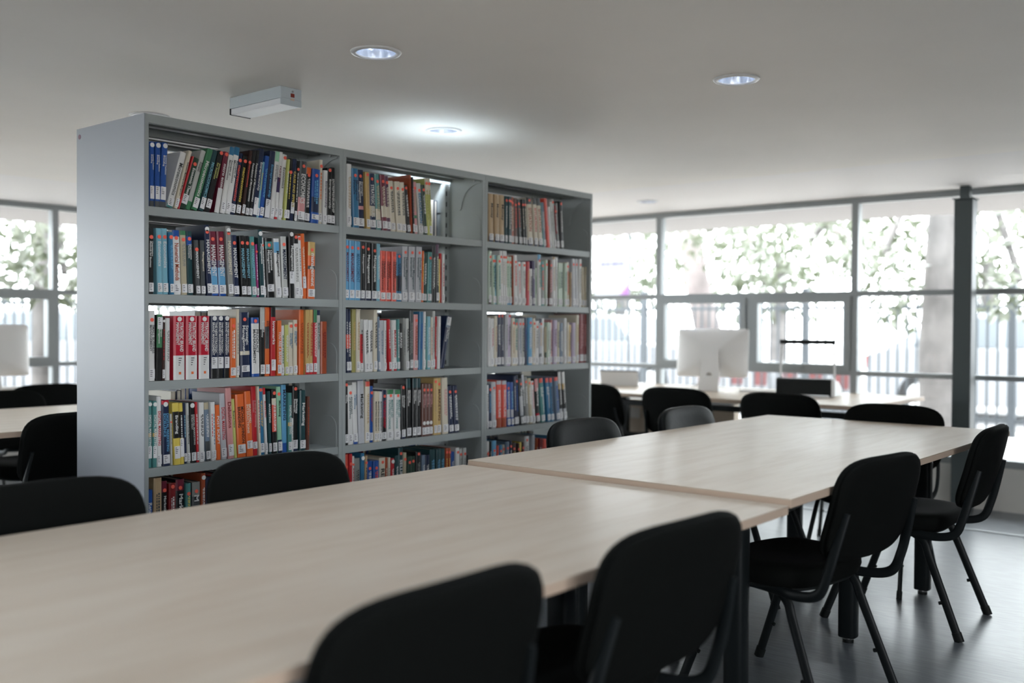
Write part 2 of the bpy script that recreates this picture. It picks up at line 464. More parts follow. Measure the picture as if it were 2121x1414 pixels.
def fence(p, q, label):
    p = Vector((*p, -0.02)); q = Vector((*q, -0.02)); d = q - p; L = d.length
    t = thing('metal_fence', p, math.atan2(d.y, d.x), label, 'fence')
    n = max(1, round(L / 2.5)); s = L / n
    for i in range(n + 1):
        b = MB(); b.box((i * s - 0.04, -0.04, 0), (i * s + 0.04, 0.04, 1.72), M_FENCE); b.build('post', t)
    for i in range(n):
        b = MB(); a, e = i * s + 0.04, (i + 1) * s - 0.04
        for z in (0.16, 1.45): b.box((a, -0.018, z), (e, 0.018, z + 0.04), M_FENCE)
        k = int((e - a) / 0.115)
        for j in range(1, k + 1):
            x = a + (e - a) * j / (k + 1)
            b.cyl((x, 0, 0.05), (x, 0, 1.64), 0.015, M_FENCE, n=6)
        b.build('bar_panel', t)
fence((12.2, -2.0), (12.2, 12.6), 'tall grey metal bar fence beyond the right windows')
fence((12.12, 12.6), (-3.0, 12.6), 'tall grey metal bar fence beyond the left windows')

def tree(loc, pts, r0, r1, mb, label, clusters, nleaf, size, mix, seed):
    rnd = random.Random(seed)
    t = thing('tree', loc, 0, label, 'tree')
    b = MB()
    P = [Vector(p) for p in pts]; n = 14; rings = []
    for i, p in enumerate(P):
        f = i / (len(P) - 1); r = r0 + (r1 - r0) * f
        rings.append([p + Vector((r * (1 + 0.08 * rnd.uniform(-1, 1)) * math.cos(2 * PI * k / n), r * (1 + 0.08 * rnd.uniform(-1, 1)) * math.sin(2 * PI * k / n), 0)) for k in range(n)])
    b.loft(rings, mb)
    top = P[-1]
    for c in clusters:
        cc = Vector(c[0])
        mid = top.lerp(cc, 0.5) + Vector((0, 0, 0.25))
        b.tube([top - Vector((0, 0, 0.3)), mid, cc], 0.035, 0.035, mb, n=6, smoothn=3)
    b.build('trunk', t)
    b = MB()
    for c in clusters:
        cc, R = Vector(c[0]), Vector(c[1])
        for _ in range(int(nleaf * c[2])):
            while True:
                u = Vector((rnd.uniform(-1, 1), rnd.uniform(-1, 1), rnd.uniform(-1, 1)))
                if u.length < 1: break
            o = cc + Vector((u.x * R.x, u.y * R.y, u.z * R.z))
            d = Vector((rnd.uniform(-1, 1), rnd.uniform(-1, 1), rnd.uniform(-1.3, 0.2))).normalized()
            sd = d.orthogonal().normalized(); sd.rotate(Matrix.Rotation(rnd.uniform(0, 6.28), 3, d))
            L = size * rnd.uniform(0.7, 1.3); wd = L * 0.2
            nn = d.cross(sd) * (L * 0.08)
            b.add([o, o + d * L * 0.45 + sd * wd - nn, o + d * L, o + d * L * 0.45 - sd * wd - nn], [(0, 1, 2), (0, 2, 3)], M_LEAF[rnd.choices(range(4), mix)[0]])
    b.build('foliage', t)
    return t
tree((11.0, 3.27, -0.03), [(0, 0, 0), (0.02, 0.02, 0.15), (0.0, 0.03, 1.0), (0.05, 0.0, 2.0), (0.1, -0.05, 3.2)], 0.23, 0.17, M_BARK, 'thick pale mottled tree trunk beside the dark column, leaves hanging round it',
     [((0.1, 1.5, 2.25), (0.8, 1.0, 0.5), 1.0), ((-0.2, 0.55, 2.0), (0.6, 0.5, 0.6), 0.5), ((-0.2, -0.8, 1.7), (0.5, 0.45, 0.45), 0.45), ((0.2, 2.9, 2.45), (0.6, 0.9, 0.5), 0.8), ((-0.3, -0.9, 2.6), (0.7, 0.6, 0.4), 0.4)], 400, 0.14, (2, 4, 5, 3), 3)
tree((13.4, 7.25, -0.03), [(0, 0, 0), (0, 0.02, 0.4), (-0.05, 0.10, 1.2), (-0.10, 0.28, 2.0), (-0.1, 0.5, 3.3)], 0.24, 0.17, M_BARK2, 'leaning pinkish tree trunk behind the white computer',
     [((0.6, 1.2, 2.6), (0.7, 0.9, 0.5), 0.6), ((-0.4, -0.9, 2.3), (0.6, 0.7, 0.6), 0.6), ((0.9, -2.0, 2.35), (0.6, 0.9, 0.5), 0.8)], 340, 0.15, (1, 2, 4, 4), 5)
tree((5.2, 11.2, -0.03), [(0, 0, 0), (0.02, 0.0, 1.0), (0.05, 0.1, 2.0), (0.1, 0.1, 3.0)], 0.15, 0.1, M_BARK, 'leafy tree just outside the left windows',
     [((-0.9, -0.6, 2.15), (0.9, 0.6, 0.55), 1.1), ((-0.2, -0.9, 1.75), (0.5, 0.4, 0.4), 0.45), ((0.7, -0.5, 2.1), (0.6, 0.6, 0.6), 0.7), ((-1.8, 0.2, 2.3), (0.6, 0.6, 0.5), 0.5)], 300, 0.18, (2, 4, 4, 3), 8)
for i, (x, y, h) in enumerate([(19.5, 5.0, 3.0), (20.5, 9.5, 3.4), (21.0, 14.0, 3.2), (17.5, 17.5, 3.2), (11.5, 20.5, 3.2), (7.5, 20.0, 3.0)]):
    tree((x, y, -0.03), [(0, 0, 0), (0, 0.05, 1), (0.05, 0, 2), (0, 0, h - 0.6)], 0.2, 0.12, M_BARK,
         'hazy pale tree far off, ' + ['seen between the column and the mottled trunk', 'seen right of the leaning pinkish trunk', 'seen left of the leaning pinkish trunk', 'seen just right of the bookcases', 'seen through the left window by the end panel', 'seen through the window above the left computer'][i],
         [((0, 0, h), (1.9, 2.2, 1.3), 1.0), ((0.3, 0.6, h - 1.3), (1.4, 1.6, 0.8), 0.6)], 420, 0.34, (2, 5, 4, 1), 20 + i)

M_CARW = mat('car_white', (0.28, 0.285, 0.30), 0.25)
M_CARB = mat('car_blue_grey', (0.06, 0.075, 0.10), 0.25)
M_CARG = mat('car_glass', (0.085, 0.098, 0.11), 0.3)
M_TYRE = mat('tyre', (0.02, 0.02, 0.02), 0.8)
M_TAIL = mat('tail_lamp', (0.25, 0.02, 0.015), 0.3)
def car(loc, rz, m, label):
    t = thing('car', loc, rz, label, 'car')
    lower = [(-2.05, 0.30), (-2.1, 0.62), (-1.95, 0.86), (-0.95, 0.93), (1.75, 0.95), (2.08, 0.85), (2.12, 0.35), (1.75, 0.22), (-1.7, 0.22)]
    cab = [(-1.05, 0.92), (-0.35, 1.40), (1.05, 1.44), (1.85, 0.94)]
    b = MB(); b.prism(lower, -0.82, 0.82, m, 'y'); b.build('body', t)
    b = MB()
    n = len(cab); lo = [(x, -0.78, z) for x, z in cab]; hi = [(x, 0.78, z) for x, z in cab]
    lo = [(x, y * (1 if z < 1 else 0.84), z) for x, y, z in lo]; hi = [(x, y * (1 if z < 1 else 0.84), z) for x, y, z in hi]
    b.add(lo + hi, [(0, 1, 2, 3), (7, 6, 5, 4), (0, 4, 5, 1), (1, 5, 6, 2), (2, 6, 7, 3)], m); b.build('cabin', t)
    b = MB()
    for s in (-1, 1):
        for a, c in ((-0.85, 0.35), (0.42, 1.5)):
            y0, y1 = s * 0.783, s * 0.675
            xa = a + (0.42 if a < 0 else 0.02); xc = c - (0.0 if c < 1 else 0.35)
            b.add([(a, y0, 0.98), (c, y0, 0.98), (xc, y1, 1.36), (xa, y1, 1.36)], [(0, 1, 2, 3)], M_CARG)
    b.add([(-1.0, -0.68, 0.97), (-1.0, 0.68, 0.97), (-0.42, 0.6, 1.37), (-0.42, -0.6, 1.37)], [(0, 1, 2, 3)], M_CARG)
    b.build('windows', t)
    for x in (-1.3, 1.35):
        for s in (-1, 1):
            b = MB(); b.cyl((x, s * 0.66, 0.31), (x, s * 0.835, 0.31), 0.31, M_TYRE, n=18); b.cyl((x, s * 0.83, 0.31), (x, s * 0.842, 0.31), 0.19, M_SILVER, n=14); b.build('wheel', t)
    for s in (-1, 1):
        b = MB(); b.box((2.05, s * 0.7 - 0.1, 0.66), (2.13, s * 0.7 + 0.1, 0.84), M_TAIL); b.build('tail_lamp', t)
car((14.6, 3.0, -0.02), PI / 2, M_CARW, 'white parked car behind the fence left of the thick trunk')
car((14.8, 10.0, -0.02), PI / 2, M_CARW, 'white parked car behind the fence, seen left of the computer')
car((14.9, -2.2, -0.02), PI / 2, M_CARB, 'blue grey parked car behind the fence right of the dark column')
car((6.4, 14.6, -0.02), 0, M_CARW, 'white parked car beyond the left fence beside the bookcase end panel')
car((1.6, 14.7, -0.02), 0, M_CARB, 'blue grey parked car beyond the left fence')

M_BAN = mat('banner_white', (0.17, 0.17, 0.18), 0.7)
M_BANP = mat('banner_purple', (0.12, 0.045, 0.14), 0.7)
M_BANT = mat('banner_lettering', (0.06, 0.055, 0.09), 0.7)
t = thing('banner', (12.7, 8.62, 0), 0, 'white hanging banner with a purple corner beyond the windows', 'banner')
b = MB(); b.box((0, -0.3, 1.66), (0.02, 0.34, 2.5), M_BAN); b.build('cloth', t)
b = MB(); b.add([(-0.004, -0.3, 1.66), (-0.004, -0.12, 1.66), (-0.004, -0.3, 1.84)], [(0, 1, 2)], M_BANP); b.build('purple_corner', t)
b = MB()
for k, (a, c) in enumerate(((-0.20, -0.13), (-0.11, 0.02), (0.05, 0.12), (0.14, 0.22))): b.box((-0.004, a, 2.13), (0, c, 2.18), M_BANT)
b.build('lettering', t)
for s in (-0.28, 0.32):
    b = MB(); b.cyl((0.03, s, 0), (0.03, s, 2.6), 0.025, M_FENCE, n=8); b.build('pole', t)
M_BARR = mat('barrier_red', (0.16, 0.05, 0.05), 0.5)
for k, (y, lab) in enumerate(((6.55, 'red and white barrier behind the scanner, further left'), (5.4, 'red and white barrier behind the scanner, further right'))):
    t = thing('traffic_barrier', (12.85, y, -0.02), 0, lab, 'barrier')
    b = MB(); b.prism([(-0.25, 0), (0.25, 0), (0.1, 0.35), (0.08, 0.75), (-0.08, 0.75), (-0.1, 0.35)], 0, 1.05, M_CARW, 'y'); b.v = [(p[0], p[1] - 0.52, p[2]) for p in b.v]; b.build('shell', t)
    for j in range(3):
        b = MB(); b.box((-0.115, -0.45 + j * 0.36, 0.42), (-0.085, -0.27 + j * 0.36, 0.70), M_BARR); b.build('red_panel', t)

# ---------------------------------------------------------------- tables
def meeting_table(loc, rz, L, W, top, legs, label, name='meeting_table'):
    """origin at the right front corner on the floor; the table runs to +x and +y"""
    t = thing(name, (loc[0], loc[1], 0), rz, label, 'table', 'long birch topped tables')
    b = MB(); b.bbox((0, 0, top - 0.003), (L, W, top), M_WOOD, 0.0012); b.build('tabletop', t)
    b = MB(); b.bbox((0, 0, top - 0.025), (L, W, top - 0.003), M_EDGE, 0.002); b.build('edge_band', t)
    b = MB()
    ys = sorted({y for x, y in legs}); xs = sorted({x for x, y in legs})
    for y in ys: b.box((xs[0], y - 0.015, top - 0.065), (xs[-1], y + 0.015, top - 0.025), M_BLKM)
    for x in xs: b.box((x - 0.015, ys[0], top - 0.065), (x + 0.015, ys[-1], top - 0.025), M_BLKM)
    b.build('under_frame', t)
    for x, y in legs:
        b = MB(); h = 0.034; n = 24
        def ring(z, r):
            o = []
            for k in range(n):
                a = 2 * PI * k / n; c, s_ = math.cos(a), math.sin(a)
                o.append((x + r * math.copysign(abs(c) ** 0.55, c), y + r * math.copysign(abs(s_) ** 0.55, s_), z))
            return o
        b.loft([ring(0.022, h * 0.96), ring(0.026, h), ring(top - 0.025, h)], M_BLKM)
        lg = b.build('leg', t)
        b = MB(); b.cyl((x, y, 0.0), (x, y, 0.012), 0.021, M_PLAS); b.cyl((x, y, 0.012), (x, y, 0.024), 0.009, M_BOLT); b.build('levelling_foot', lg)
    return t
LX = (0.258, 1.197, 2.10); LY = (0.288, 0.90)
meeting_table((2.566, 1.151), 0.0085, 2.393, 1.184, 0.74, [(x, y) for x in LX for y in LY], 'second birch topped meeting table, end nearer the right windows')
meeting_table((2.553 - 2.393, 1.131), 0.0088, 2.393, 1.192, 0.7245, [(x, y) for x in (0.43, 1.97) for y in (0.45, 0.90)], 'nearest birch topped meeting table filling the bottom left of the view')
meeting_table((0.30, 4.37), 0.0, 2.6, 1.19, 0.74, [(x, y) for x in (0.31, 1.45, 2.42) for y in (0.4, 0.8)], 'birch topped meeting table behind the left bookcase')

M_WHITEM = mat('white_metal', (0.62, 0.60, 0.60), 0.4)
def desk(loc, rz, L, D, label):
    """long desk with its top raised on stubs over a dark frame; runs to +y, depth along +x"""
    t = thing('window_desk', (*loc, 0), rz, label, 'desk', 'birch topped computer desks along the windows')
    b = MB(); b.bbox((0, 0, 0.737), (D, L, 0.74), M_WOOD, 0.0012); b.build('desktop', t)
    b = MB(); b.bbox((0, 0, 0.715), (D, L, 0.737), M_EDGE, 0.002); b.build('edge_band', t)
    for y in (0.10, L / 2, L - 0.10):
        b = MB(); b.box((0.08, y - 0.02, 0.645), (D - 0.10, y + 0.02, 0.685), M_WHITEM if y < 0.2 else M_BLKM); b.build('cross_rail', t)
        for x in (0.16, D - 0.2):
            b = MB(); b.cyl((x, y, 0.685), (x, y, 0.716), 0.014, M_CHROME, n=10); b.build('spacer_stub', t)
            if y == L / 2 and x < 0.3: continue
            b = MB(); b.bbox((x - 0.028, y - 0.028, 0), (x + 0.028, y + 0.028, 0.645), M_BLKM, 0.004); b.build('leg', t)
    for x in (0.16, D - 0.2):
        b = MB(); b.box((x - 0.02, 0.12, 0.645), (x + 0.02, L - 0.12, 0.683), M_BLKM); b.build('side_rail', t)
    b = MB(); b.box((0.40, 0.75, 0.50), (0.62, 0.95, 0.645), M_BLKM); b.build('cable_box', t)
    return t
desk((5.83, 2.19), 0.0, 2.39, 1.17, 'birch topped desk with computer and scanner along the right windows')
desk((5.83, 4.60), 0.0, 2.3, 1.17, 'birch topped desk along the right windows, hidden behind the bookcases')
desk((4.15, 6.68), PI / 2, 3.8, 0.78, 'birch topped desk along the far windows left of the bookcases')

# ---------------------------------------------------------------- chairs
def superellipse(a, c, e, n):
    o = []
    for k in range(n):
        t = 2 * PI * k / n; cs, sn = math.cos(t), math.sin(t)
        o.append((a * math.copysign(abs(cs) ** (2 / e), cs), c * math.copysign(abs(sn) ** (2 / e), sn)))
    return o
def make_chair(name, label, skin):
    t = thing(name, (0, 0, 0), 0, label, 'chair')
    n = 40
    # seat: cushion with a dipped front, over a thin plastic pan
    out = superellipse(0.24, 0.208, 3.4, n)
    def ring(s, z, cz=0):
        r = []
        for x, y in out:
            px, py = x * s, y * s + 0.015
            zz = z - 0.022 * max(0, (py - 0.07) / 0.15) ** 2 - 0.014 * max(0, 1 - (px / 0.2) ** 2) * cz
            r.append((px, py, zz))
        return r
    b = MB(); b.loft([ring(0.90, 0.401), ring(0.965, 0.408), ring(1.0, 0.432), ring(0.99, 0.455), ring(0.93, 0.467), ring(0.75, 0.472, 0.5), ring(0.4, 0.473, 0.9), ring(0.02, 0.473, 1)], skin); b.build('seat', t)
    b = MB(); b.loft([ring(0.05, 0.384), ring(0.74, 0.385), ring(0.88, 0.391), ring(0.93, 0.4015), ring(0.85, 0.4015)], M_PLAS); b.build('seat_pan', t)
    # backrest, local (u across, v up), wrapped round the sitter
    bo = [(u, v + (0.0 if v < 0 else 0.004 * math.cos(u / 0.24 * PI / 2))) for u, v in superellipse(0.253, 0.166, 4.2, n)]
    tl = math.radians(15)
    def bp(u, v, d):
        y = 0.42 * u * u + d + 0.05 * (v / 0.168) ** 2 * 0.25
        v2 = v + 0.655
        return (u, -0.325 - (v) * math.sin(tl) + y * math.cos(tl), v2 - 0.0 + y * math.sin(tl) * 0.6 - (1 - math.cos(tl)) * v)
    def br(s, d): return [bp(u * s, v * s, d) for u, v in bo]
    b = MB(); b.loft([br(0.97, -0.002), br(1.0, 0.006), br(0.99, 0.018), br(0.94, 0.027), br(0.7, 0.031), br(0.35, 0.032), br(0.02, 0.032)], skin); b.build('backrest', t)
    b = MB(); b.loft([br(0.02, -0.016), br(0.4, -0.016), br(0.85, -0.015), br(0.96, -0.012), br(0.995, -0.003), br(0.96, -0.002)], skin); b.build('back_shell', t)
    for s in (-1, 1):
        b = MB(); b.tube([(s * 0.195, 0.08, 0.400), (s * 0.205, -0.06, 0.396), (s * 0.222, -0.17, 0.392), (s * 0.230, -0.245, 0.412), (s * 0.232, -0.275, 0.475), (s * 0.226, -0.298, 0.56), (s * 0.212, -0.322, 0.665)], 0.0075, 0.0165, M_BLKM, side=(1, 0, 0), n=12); sp = b.build('back_support', t)
        for v in (0.615, 0.648):
            b = MB(); y0 = -0.325 + 0.018 * 0.97 - (v - 0.665) * math.sin(tl); b.cyl((s * 0.2215, y0, v), (s * 0.235, y0, v), 0.006, M_BOLT, n=10); b.build('bolt', sp)
        for d, foot in ((-1, -0.27), (1, 0.262)):
            b = MB(); y0 = 0.0; b.tube([(s * 0.196, 0.02 + d * 0.0, 0.408), (s * 0.200, 0.02 + d * 0.085, 0.400), (s * 0.205, d * 0.125, 0.365), (s * 0.210, d * 0.150, 0.305), (s * 0.2225, (d * 0.150 + foot) / 2, 0.1535), (s * 0.235, foot, 0.002)], 0.009, 0.0165, M_BLKM, side=(1, 0, 0), n=12); lg = b.build('leg', t)
            b = MB(); b.tube([(s * 0.2325, foot - d * 0.012, 0.034), (s * 0.235, foot + d * 0.001, 0.0)], 0.0115, 0.019, M_PLAS, side=(1, 0, 0), n=12, smoothn=0); b.build('plastic_foot', lg)
            b = MB(); b.cyl((s * 0.2235, d * 0.212, 0.142), (s * 0.2235, d * 0.190, 0.135), 0.007, M_PLAS, n=8); b.build('stacking_bumper', lg)
    return t
ch0 = make_chair('visitor_chair', '', M_FAB)
vc0 = make_chair('visitor_chair', '', M_VINYL)
used = {}
def place(src, x, y, rz, label, group):
    if src not in used:
        used[src] = 1
        src.location = (x, y, 0); src.rotation_euler = (0, 0, rz); src['label'] = label; src['group'] = group; src['category'] = 'chair'
        return src
    return dup(src, (x, y, 0), rz, label, group)
GA, GB, GC, GD = 'chairs on the near side of the meeting tables', 'chairs on the bookcase side of the meeting tables', 'chairs at the right window desk', 'chairs behind the left bookcase'
place(ch0, 1.11, 1.385, 0.0, 'nearest black fabric chair, cut off by the bottom edge, back turned to us', GA)
place(ch0, 1.78, 1.355, -0.05, 'black fabric chair at the nearest table, just before its right corner', GA)
place(ch0, 3.112, 1.405, -0.13, 'black fabric chair at the second table, whole back in front of its long edge', GA)
place(ch0, 4.26, 1.40, 0.04, 'black fabric chair furthest right, standing clear before the low wall', GA)
place(ch0, 1.13, 2.10, PI, 'black fabric chair across the nearest table at the left picture edge', GB)
place(ch0, 1.82, 2.095, PI, 'black fabric chair across the nearest table, before the left bookcase', GB)
place(vc0, 3.37, 2.105, PI, 'black vinyl chair with a creased back, before the right bookcase', GB)
place(vc0, 4.22, 2.11, PI, 'black vinyl chair at the second table, in front of the computer desk', GB)
place(ch0, 4.76, 1.74, PI / 2, 'black fabric chair at the far end of the second table', 'chair at the table end')
place(ch0, 5.83, 3.92, -PI / 2, 'black fabric chair at the window desk, half hidden by the right bookcase', GC)
place(ch0, 5.83, 3.255, -PI / 2, 'black fabric chair at the window desk, in front of the computer', GC)
place(ch0, 5.83, 2.555, -PI / 2, 'black fabric chair at the window desk, in front of the scanner', GC)
place(ch0, 2.13, 4.56, 0.0, 'black fabric chair against the end panel of the left bookcase, back to us', GD)
place(ch0, 1.40, 4.52, 0.0, 'black fabric chair at the left picture edge, only its seat in view', GD)
place(ch0, 2.46, 5.50, PI, 'black fabric chair across the table, just below the left computer', GD)
place(ch0, 2.93, 6.60, 0.05, 'black fabric chair at the far desk, cut by the end panel', GD)

# ---------------------------------------------------------------- computers and desk things
M_SCREEN = mat('black_screen', (0.01, 0.01, 0.012), 0.1)
M_HOLE = mat('grommet_grey', (0.42, 0.40, 0.37), 0.5)
def computer(loc, rz, label):
    """all-in-one seen from behind; local -y is its back, +y its screen"""
    t = thing('desktop_computer', loc, rz, label, 'computer', 'silver all in one computers')
    W, H, zc = 0.264, 0.178, 0.275
    tilt = math.radians(6)
    n = 48
    def ring(s, y, e=14, sx=None):
        o = []
        for u, v in superellipse(W * s, (H if sx is None else sx), e, n):
            o.append((u, y * math.cos(tilt) + (v) * math.sin(tilt) * 1.0, zc + v * math.cos(tilt) - y * math.sin(tilt)))
        return o
    b = MB(); R = [ring(1, 0.004, 22), ring(1, -0.002, 22)]
    for k, (s, y) in enumerate(((0.985, -0.006), (0.92, -0.012), (0.78, -0.022), (0.6, -0.031), (0.4, -0.037), (0.2, -0.040), (0.02, -0.041))):
        R.append(ring(s, y, 16 - k * 1.5, H * (0.985 if k == 0 else s)))
    b.loft(R, M_SILVER); b.build('case', t)
    b = MB(); b.loft([ring(0.985, 0.0045, 22, H * 0.98), ring(0.985, 0.0065, 22, H * 0.98)], M_SCREEN); b.build('screen', t)
    b = MB()
    prof = [(-0.115, 0.0), (0.075, 0.0), (0.075, 0.005), (-0.098, 0.005), (-0.105, 0.012), (-0.045, 0.30), (-0.052, 0.302), (-0.115, 0.008)]
    hw = [0.09] * 8
    for w0 in (0.075,):
        b.prism(prof, -w0, w0, M_SILVER, 'x')
    b.v = [(x * (1.0 if z < 0.02 else 1.0 - 0.22 * min(1, z / 0.30)), y, z) for x, y, z in b.v]
    st = b.build('stand', t)
    b = MB(); b.cyl((0, -0.0885, 0.115), (0, -0.0925, 0.114), 0.020, M_HOLE, n=20); b.build('cable_hole', st)
    b = MB(); b.tube([(0, -0.088, 0.115), (-0.03, -0.14, 0.09), (-0.10, -0.15, 0.03), (-0.17, -0.10, 0.004), (-0.25, -0.02, 0.004)], 0.003, 0.003, M_WHITEP, n=8); b.build('power_cable', t)
    return t
computer((6.55, 3.56, 0.7408), math.radians(-76), 'silver computer seen from behind on the right window desk')
computer((2.90, 7.08, 0.7408), math.radians(-12), 'silver computer cut by the left picture edge on the far desk')
def keyboard(loc, rz, label):
    t = thing('keyboard', loc, rz, label, 'keyboard')
    b = MB(); b.prism([(-0.057, 0), (0.057, 0), (0.057, 0.004), (-0.057, 0.012)], -0.14, 0.14, M_SILVER, 'x'); b.build('base_plate', t)
    b = MB()
    for r in range(5):
        for c in range(13):
            x = -0.132 + c * 0.0205; y = -0.048 + r * 0.020; z = 0.0115 - (y + 0.057) / 0.114 * 0.008
            b.box((x, y, z), (x + 0.0165, y + 0.0165, z + 0.003), M_WHITEP)
    b.build('keys', t)
keyboard((6.62, 3.21, 0.7405), math.radians(-75), 'thin white keyboard lying right of the computer stand')
keyboard((3.17, 7.16, 0.7405), math.radians(-10), 'thin white keyboard beside the left computer')

t = thing('laptop', (6.50, 4.34, 0.74), math.radians(-72), 'pale laptop with its lid up, left on the right window desk', 'laptop')
b = MB(); b.bbox((-0.15, 0.0, 0), (0.15, 0.21, 0.014), M_SILVER, 0.003); b.build('base', t)
b = MB(); b.add([(-0.15, 0.0, 0.012), (0.15, 0, 0.012), (0.15, -0.035, 0.115), (-0.15, -0.035, 0.115), (-0.15, 0.006, 0.013), (0.15, 0.006, 0.013), (0.15, -0.029, 0.116), (-0.15, -0.029, 0.116)],
      [(0, 1, 2, 3), (7, 6, 5, 4), (0, 3, 7, 4), (1, 5, 6, 2), (0, 4, 5, 1), (3, 2, 6, 7)], M_WHITEP); b.build('lid', t)
b = MB(); b.box((-0.15, -0.037, 0.115), (0.15, -0.027, 0.124), M_PLAS); b.build('dark_edge', t)

t = thing('book_scanner', (6.43, 2.79, 0.7402), math.radians(-80), 'black and white overhead scanner with a frame handle on the window desk', 'scanner')
b = MB(); b.prism([(0, 0.012), (0, 0.10), (0.012, 0.118), (0.04, 0.122), (0.20, 0.06), (0.20, 0.012)], -0.185, 0.170, M_PLAS, 'x'); b.build('body', t)
b = MB(); b.prism([(-0.002, 0.006), (-0.002, 0.112), (0.03, 0.122), (0.06, 0.10), (0.11, 0.102), (0.20, 0.06), (0.23, 0.04), (0.235, 0.006)], 0.170, 0.192, M_WHITEP, 'x'); b.build('side_panel', t)
b = MB(); b.prism([(-0.002, 0.006), (-0.002, 0.112), (0.03, 0.122), (0.10, 0.10), (0.20, 0.06), (0.235, 0.006)], -0.20, -0.185, M_PLAS, 'x'); b.build('end_cap', t)
for s in (-1, 1):
    b = MB(); b.tube([(s * 0.178, 0.05, 0.10), (s * 0.180, 0.045, 0.20), (s * 0.172, 0.04, 0.36)], 0.009, 0.006, M_WHITEP, n=8); b.build('post', t)
b = MB(); b.bbox((-0.185, 0.026, 0.352), (0.185, 0.056, 0.382), M_PLAS, 0.003); b.build('top_bar', t)
for s in (-0.17, 0.16):
    b = MB(); b.cyl((s, 0.03, 0), (s, 0.03, 0.012), 0.012, M_PLAS, n=10); b.cyl((s, 0.19, 0), (s, 0.19, 0.012), 0.012, M_PLAS, n=10); b.build('foot', t)

M_SOCK = mat('socket_white', (0.62, 0.62, 0.60), 0.4)
t = thing('wall_socket', (XW - 0.101, 4.58, 0.49), 0, 'white double wall socket with a plug and looped cable under the desk', 'socket')
b = MB(); b.bbox((-0.012, -0.10, -0.045), (0, 0.10, 0.045), M_SOCK, 0.003); b.build('face_plate', t)
b = MB(); b.bbox((-0.05, 0.01, -0.025), (-0.012, 0.065, 0.025), M_SOCK, 0.006); b.build('plug', t)
b = MB(); b.tube([(-0.05, 0.035, -0.01), (-0.07, 0.03, -0.08), (-0.06, -0.02, -0.13), (-0.05, 0.04, -0.15), (-0.06, 0.08, -0.10)], 0.004, 0.004, M_SOCK, n=8); b.build('cable', t)
for i, y in enumerate((4.13,)):
    t = thing('waste_bin', (6.86, y, 0), 0, 'black round waste bin under the window desk', 'bin')
    n = 24; R = lambda r, z: [(r * math.cos(2 * PI * k / n), r * math.sin(2 * PI * k / n), z) for k in range(n)]
    b = MB(); b.loft([R(0.10, 0.0), R(0.125, 0.26), R(0.130, 0.265), R(0.130, 0.275), R(0.122, 0.275), R(0.098, 0.01), R(0.01, 0.01)], M_PLAS, True, True); b.build('bucket', t)

# ---------------------------------------------------------------- bookcases
BX, BY, BW, BD, BH = 1.795, 3.132, 0.874, 0.469, 1.921
SHZ = [1.608, 1.3085, 1.009, 0.7105, 0.411, 0.112]
PT = 0.017
def bracket_poly(top):
    if top:
        p = [(0.012, 0.0), (0.012, -0.028)]
        for k in range(9):
            a = PI / 2 * k / 8
            p.append((0.012 + 0.125 * math.sin(a), -0.028 - 0.115 * (1 - math.cos(a))))
        return p + [(0.145, -0.150), (0.20, -0.150), (0.20, 0.0)]
    p = [(0.012, -0.02), (0.012, 0.075)]
    for k in range(9):
        a = PI / 2 * k / 8
        p.append((0.062 - 0.05 * math.cos(a), 0.075 + 0.05 * math.sin(a)))
    return p + [(0.165, 0.125), (0.170, 0.118), (0.20, 0.118), (0.20, -0.02)]
def shelf_mesh(x0, x1, z, y0, y1, flip):
    """folded sheet shelf: plate, front lip with a return, rear lip, two stiffening ribs below"""
    b = MB(); f = (lambda y: y) if not flip else (lambda y: BD - y)
    def bx(ya, yb, za, zb, m=M_SHELF):
        a, c = sorted((f(ya), f(yb))); b.box((x0, a, za), (x1, c, zb), m)
    bx(y0, y1, z - 0.002, z)
    bx(y0, y0 + 0.002, z - 0.030, z - 0.002)
    bx(y0 + 0.002, y0 + 0.020, z - 0.030, z - 0.028)
    bx(y1 - 0.002, y1, z - 0.022, z - 0.002)
    bx(y0 + 0.055, y0 + 0.085, z - 0.016, z - 0.002); bx(y0 + 0.120, y0 + 0.150, z - 0.016, z - 0.002)
    return b
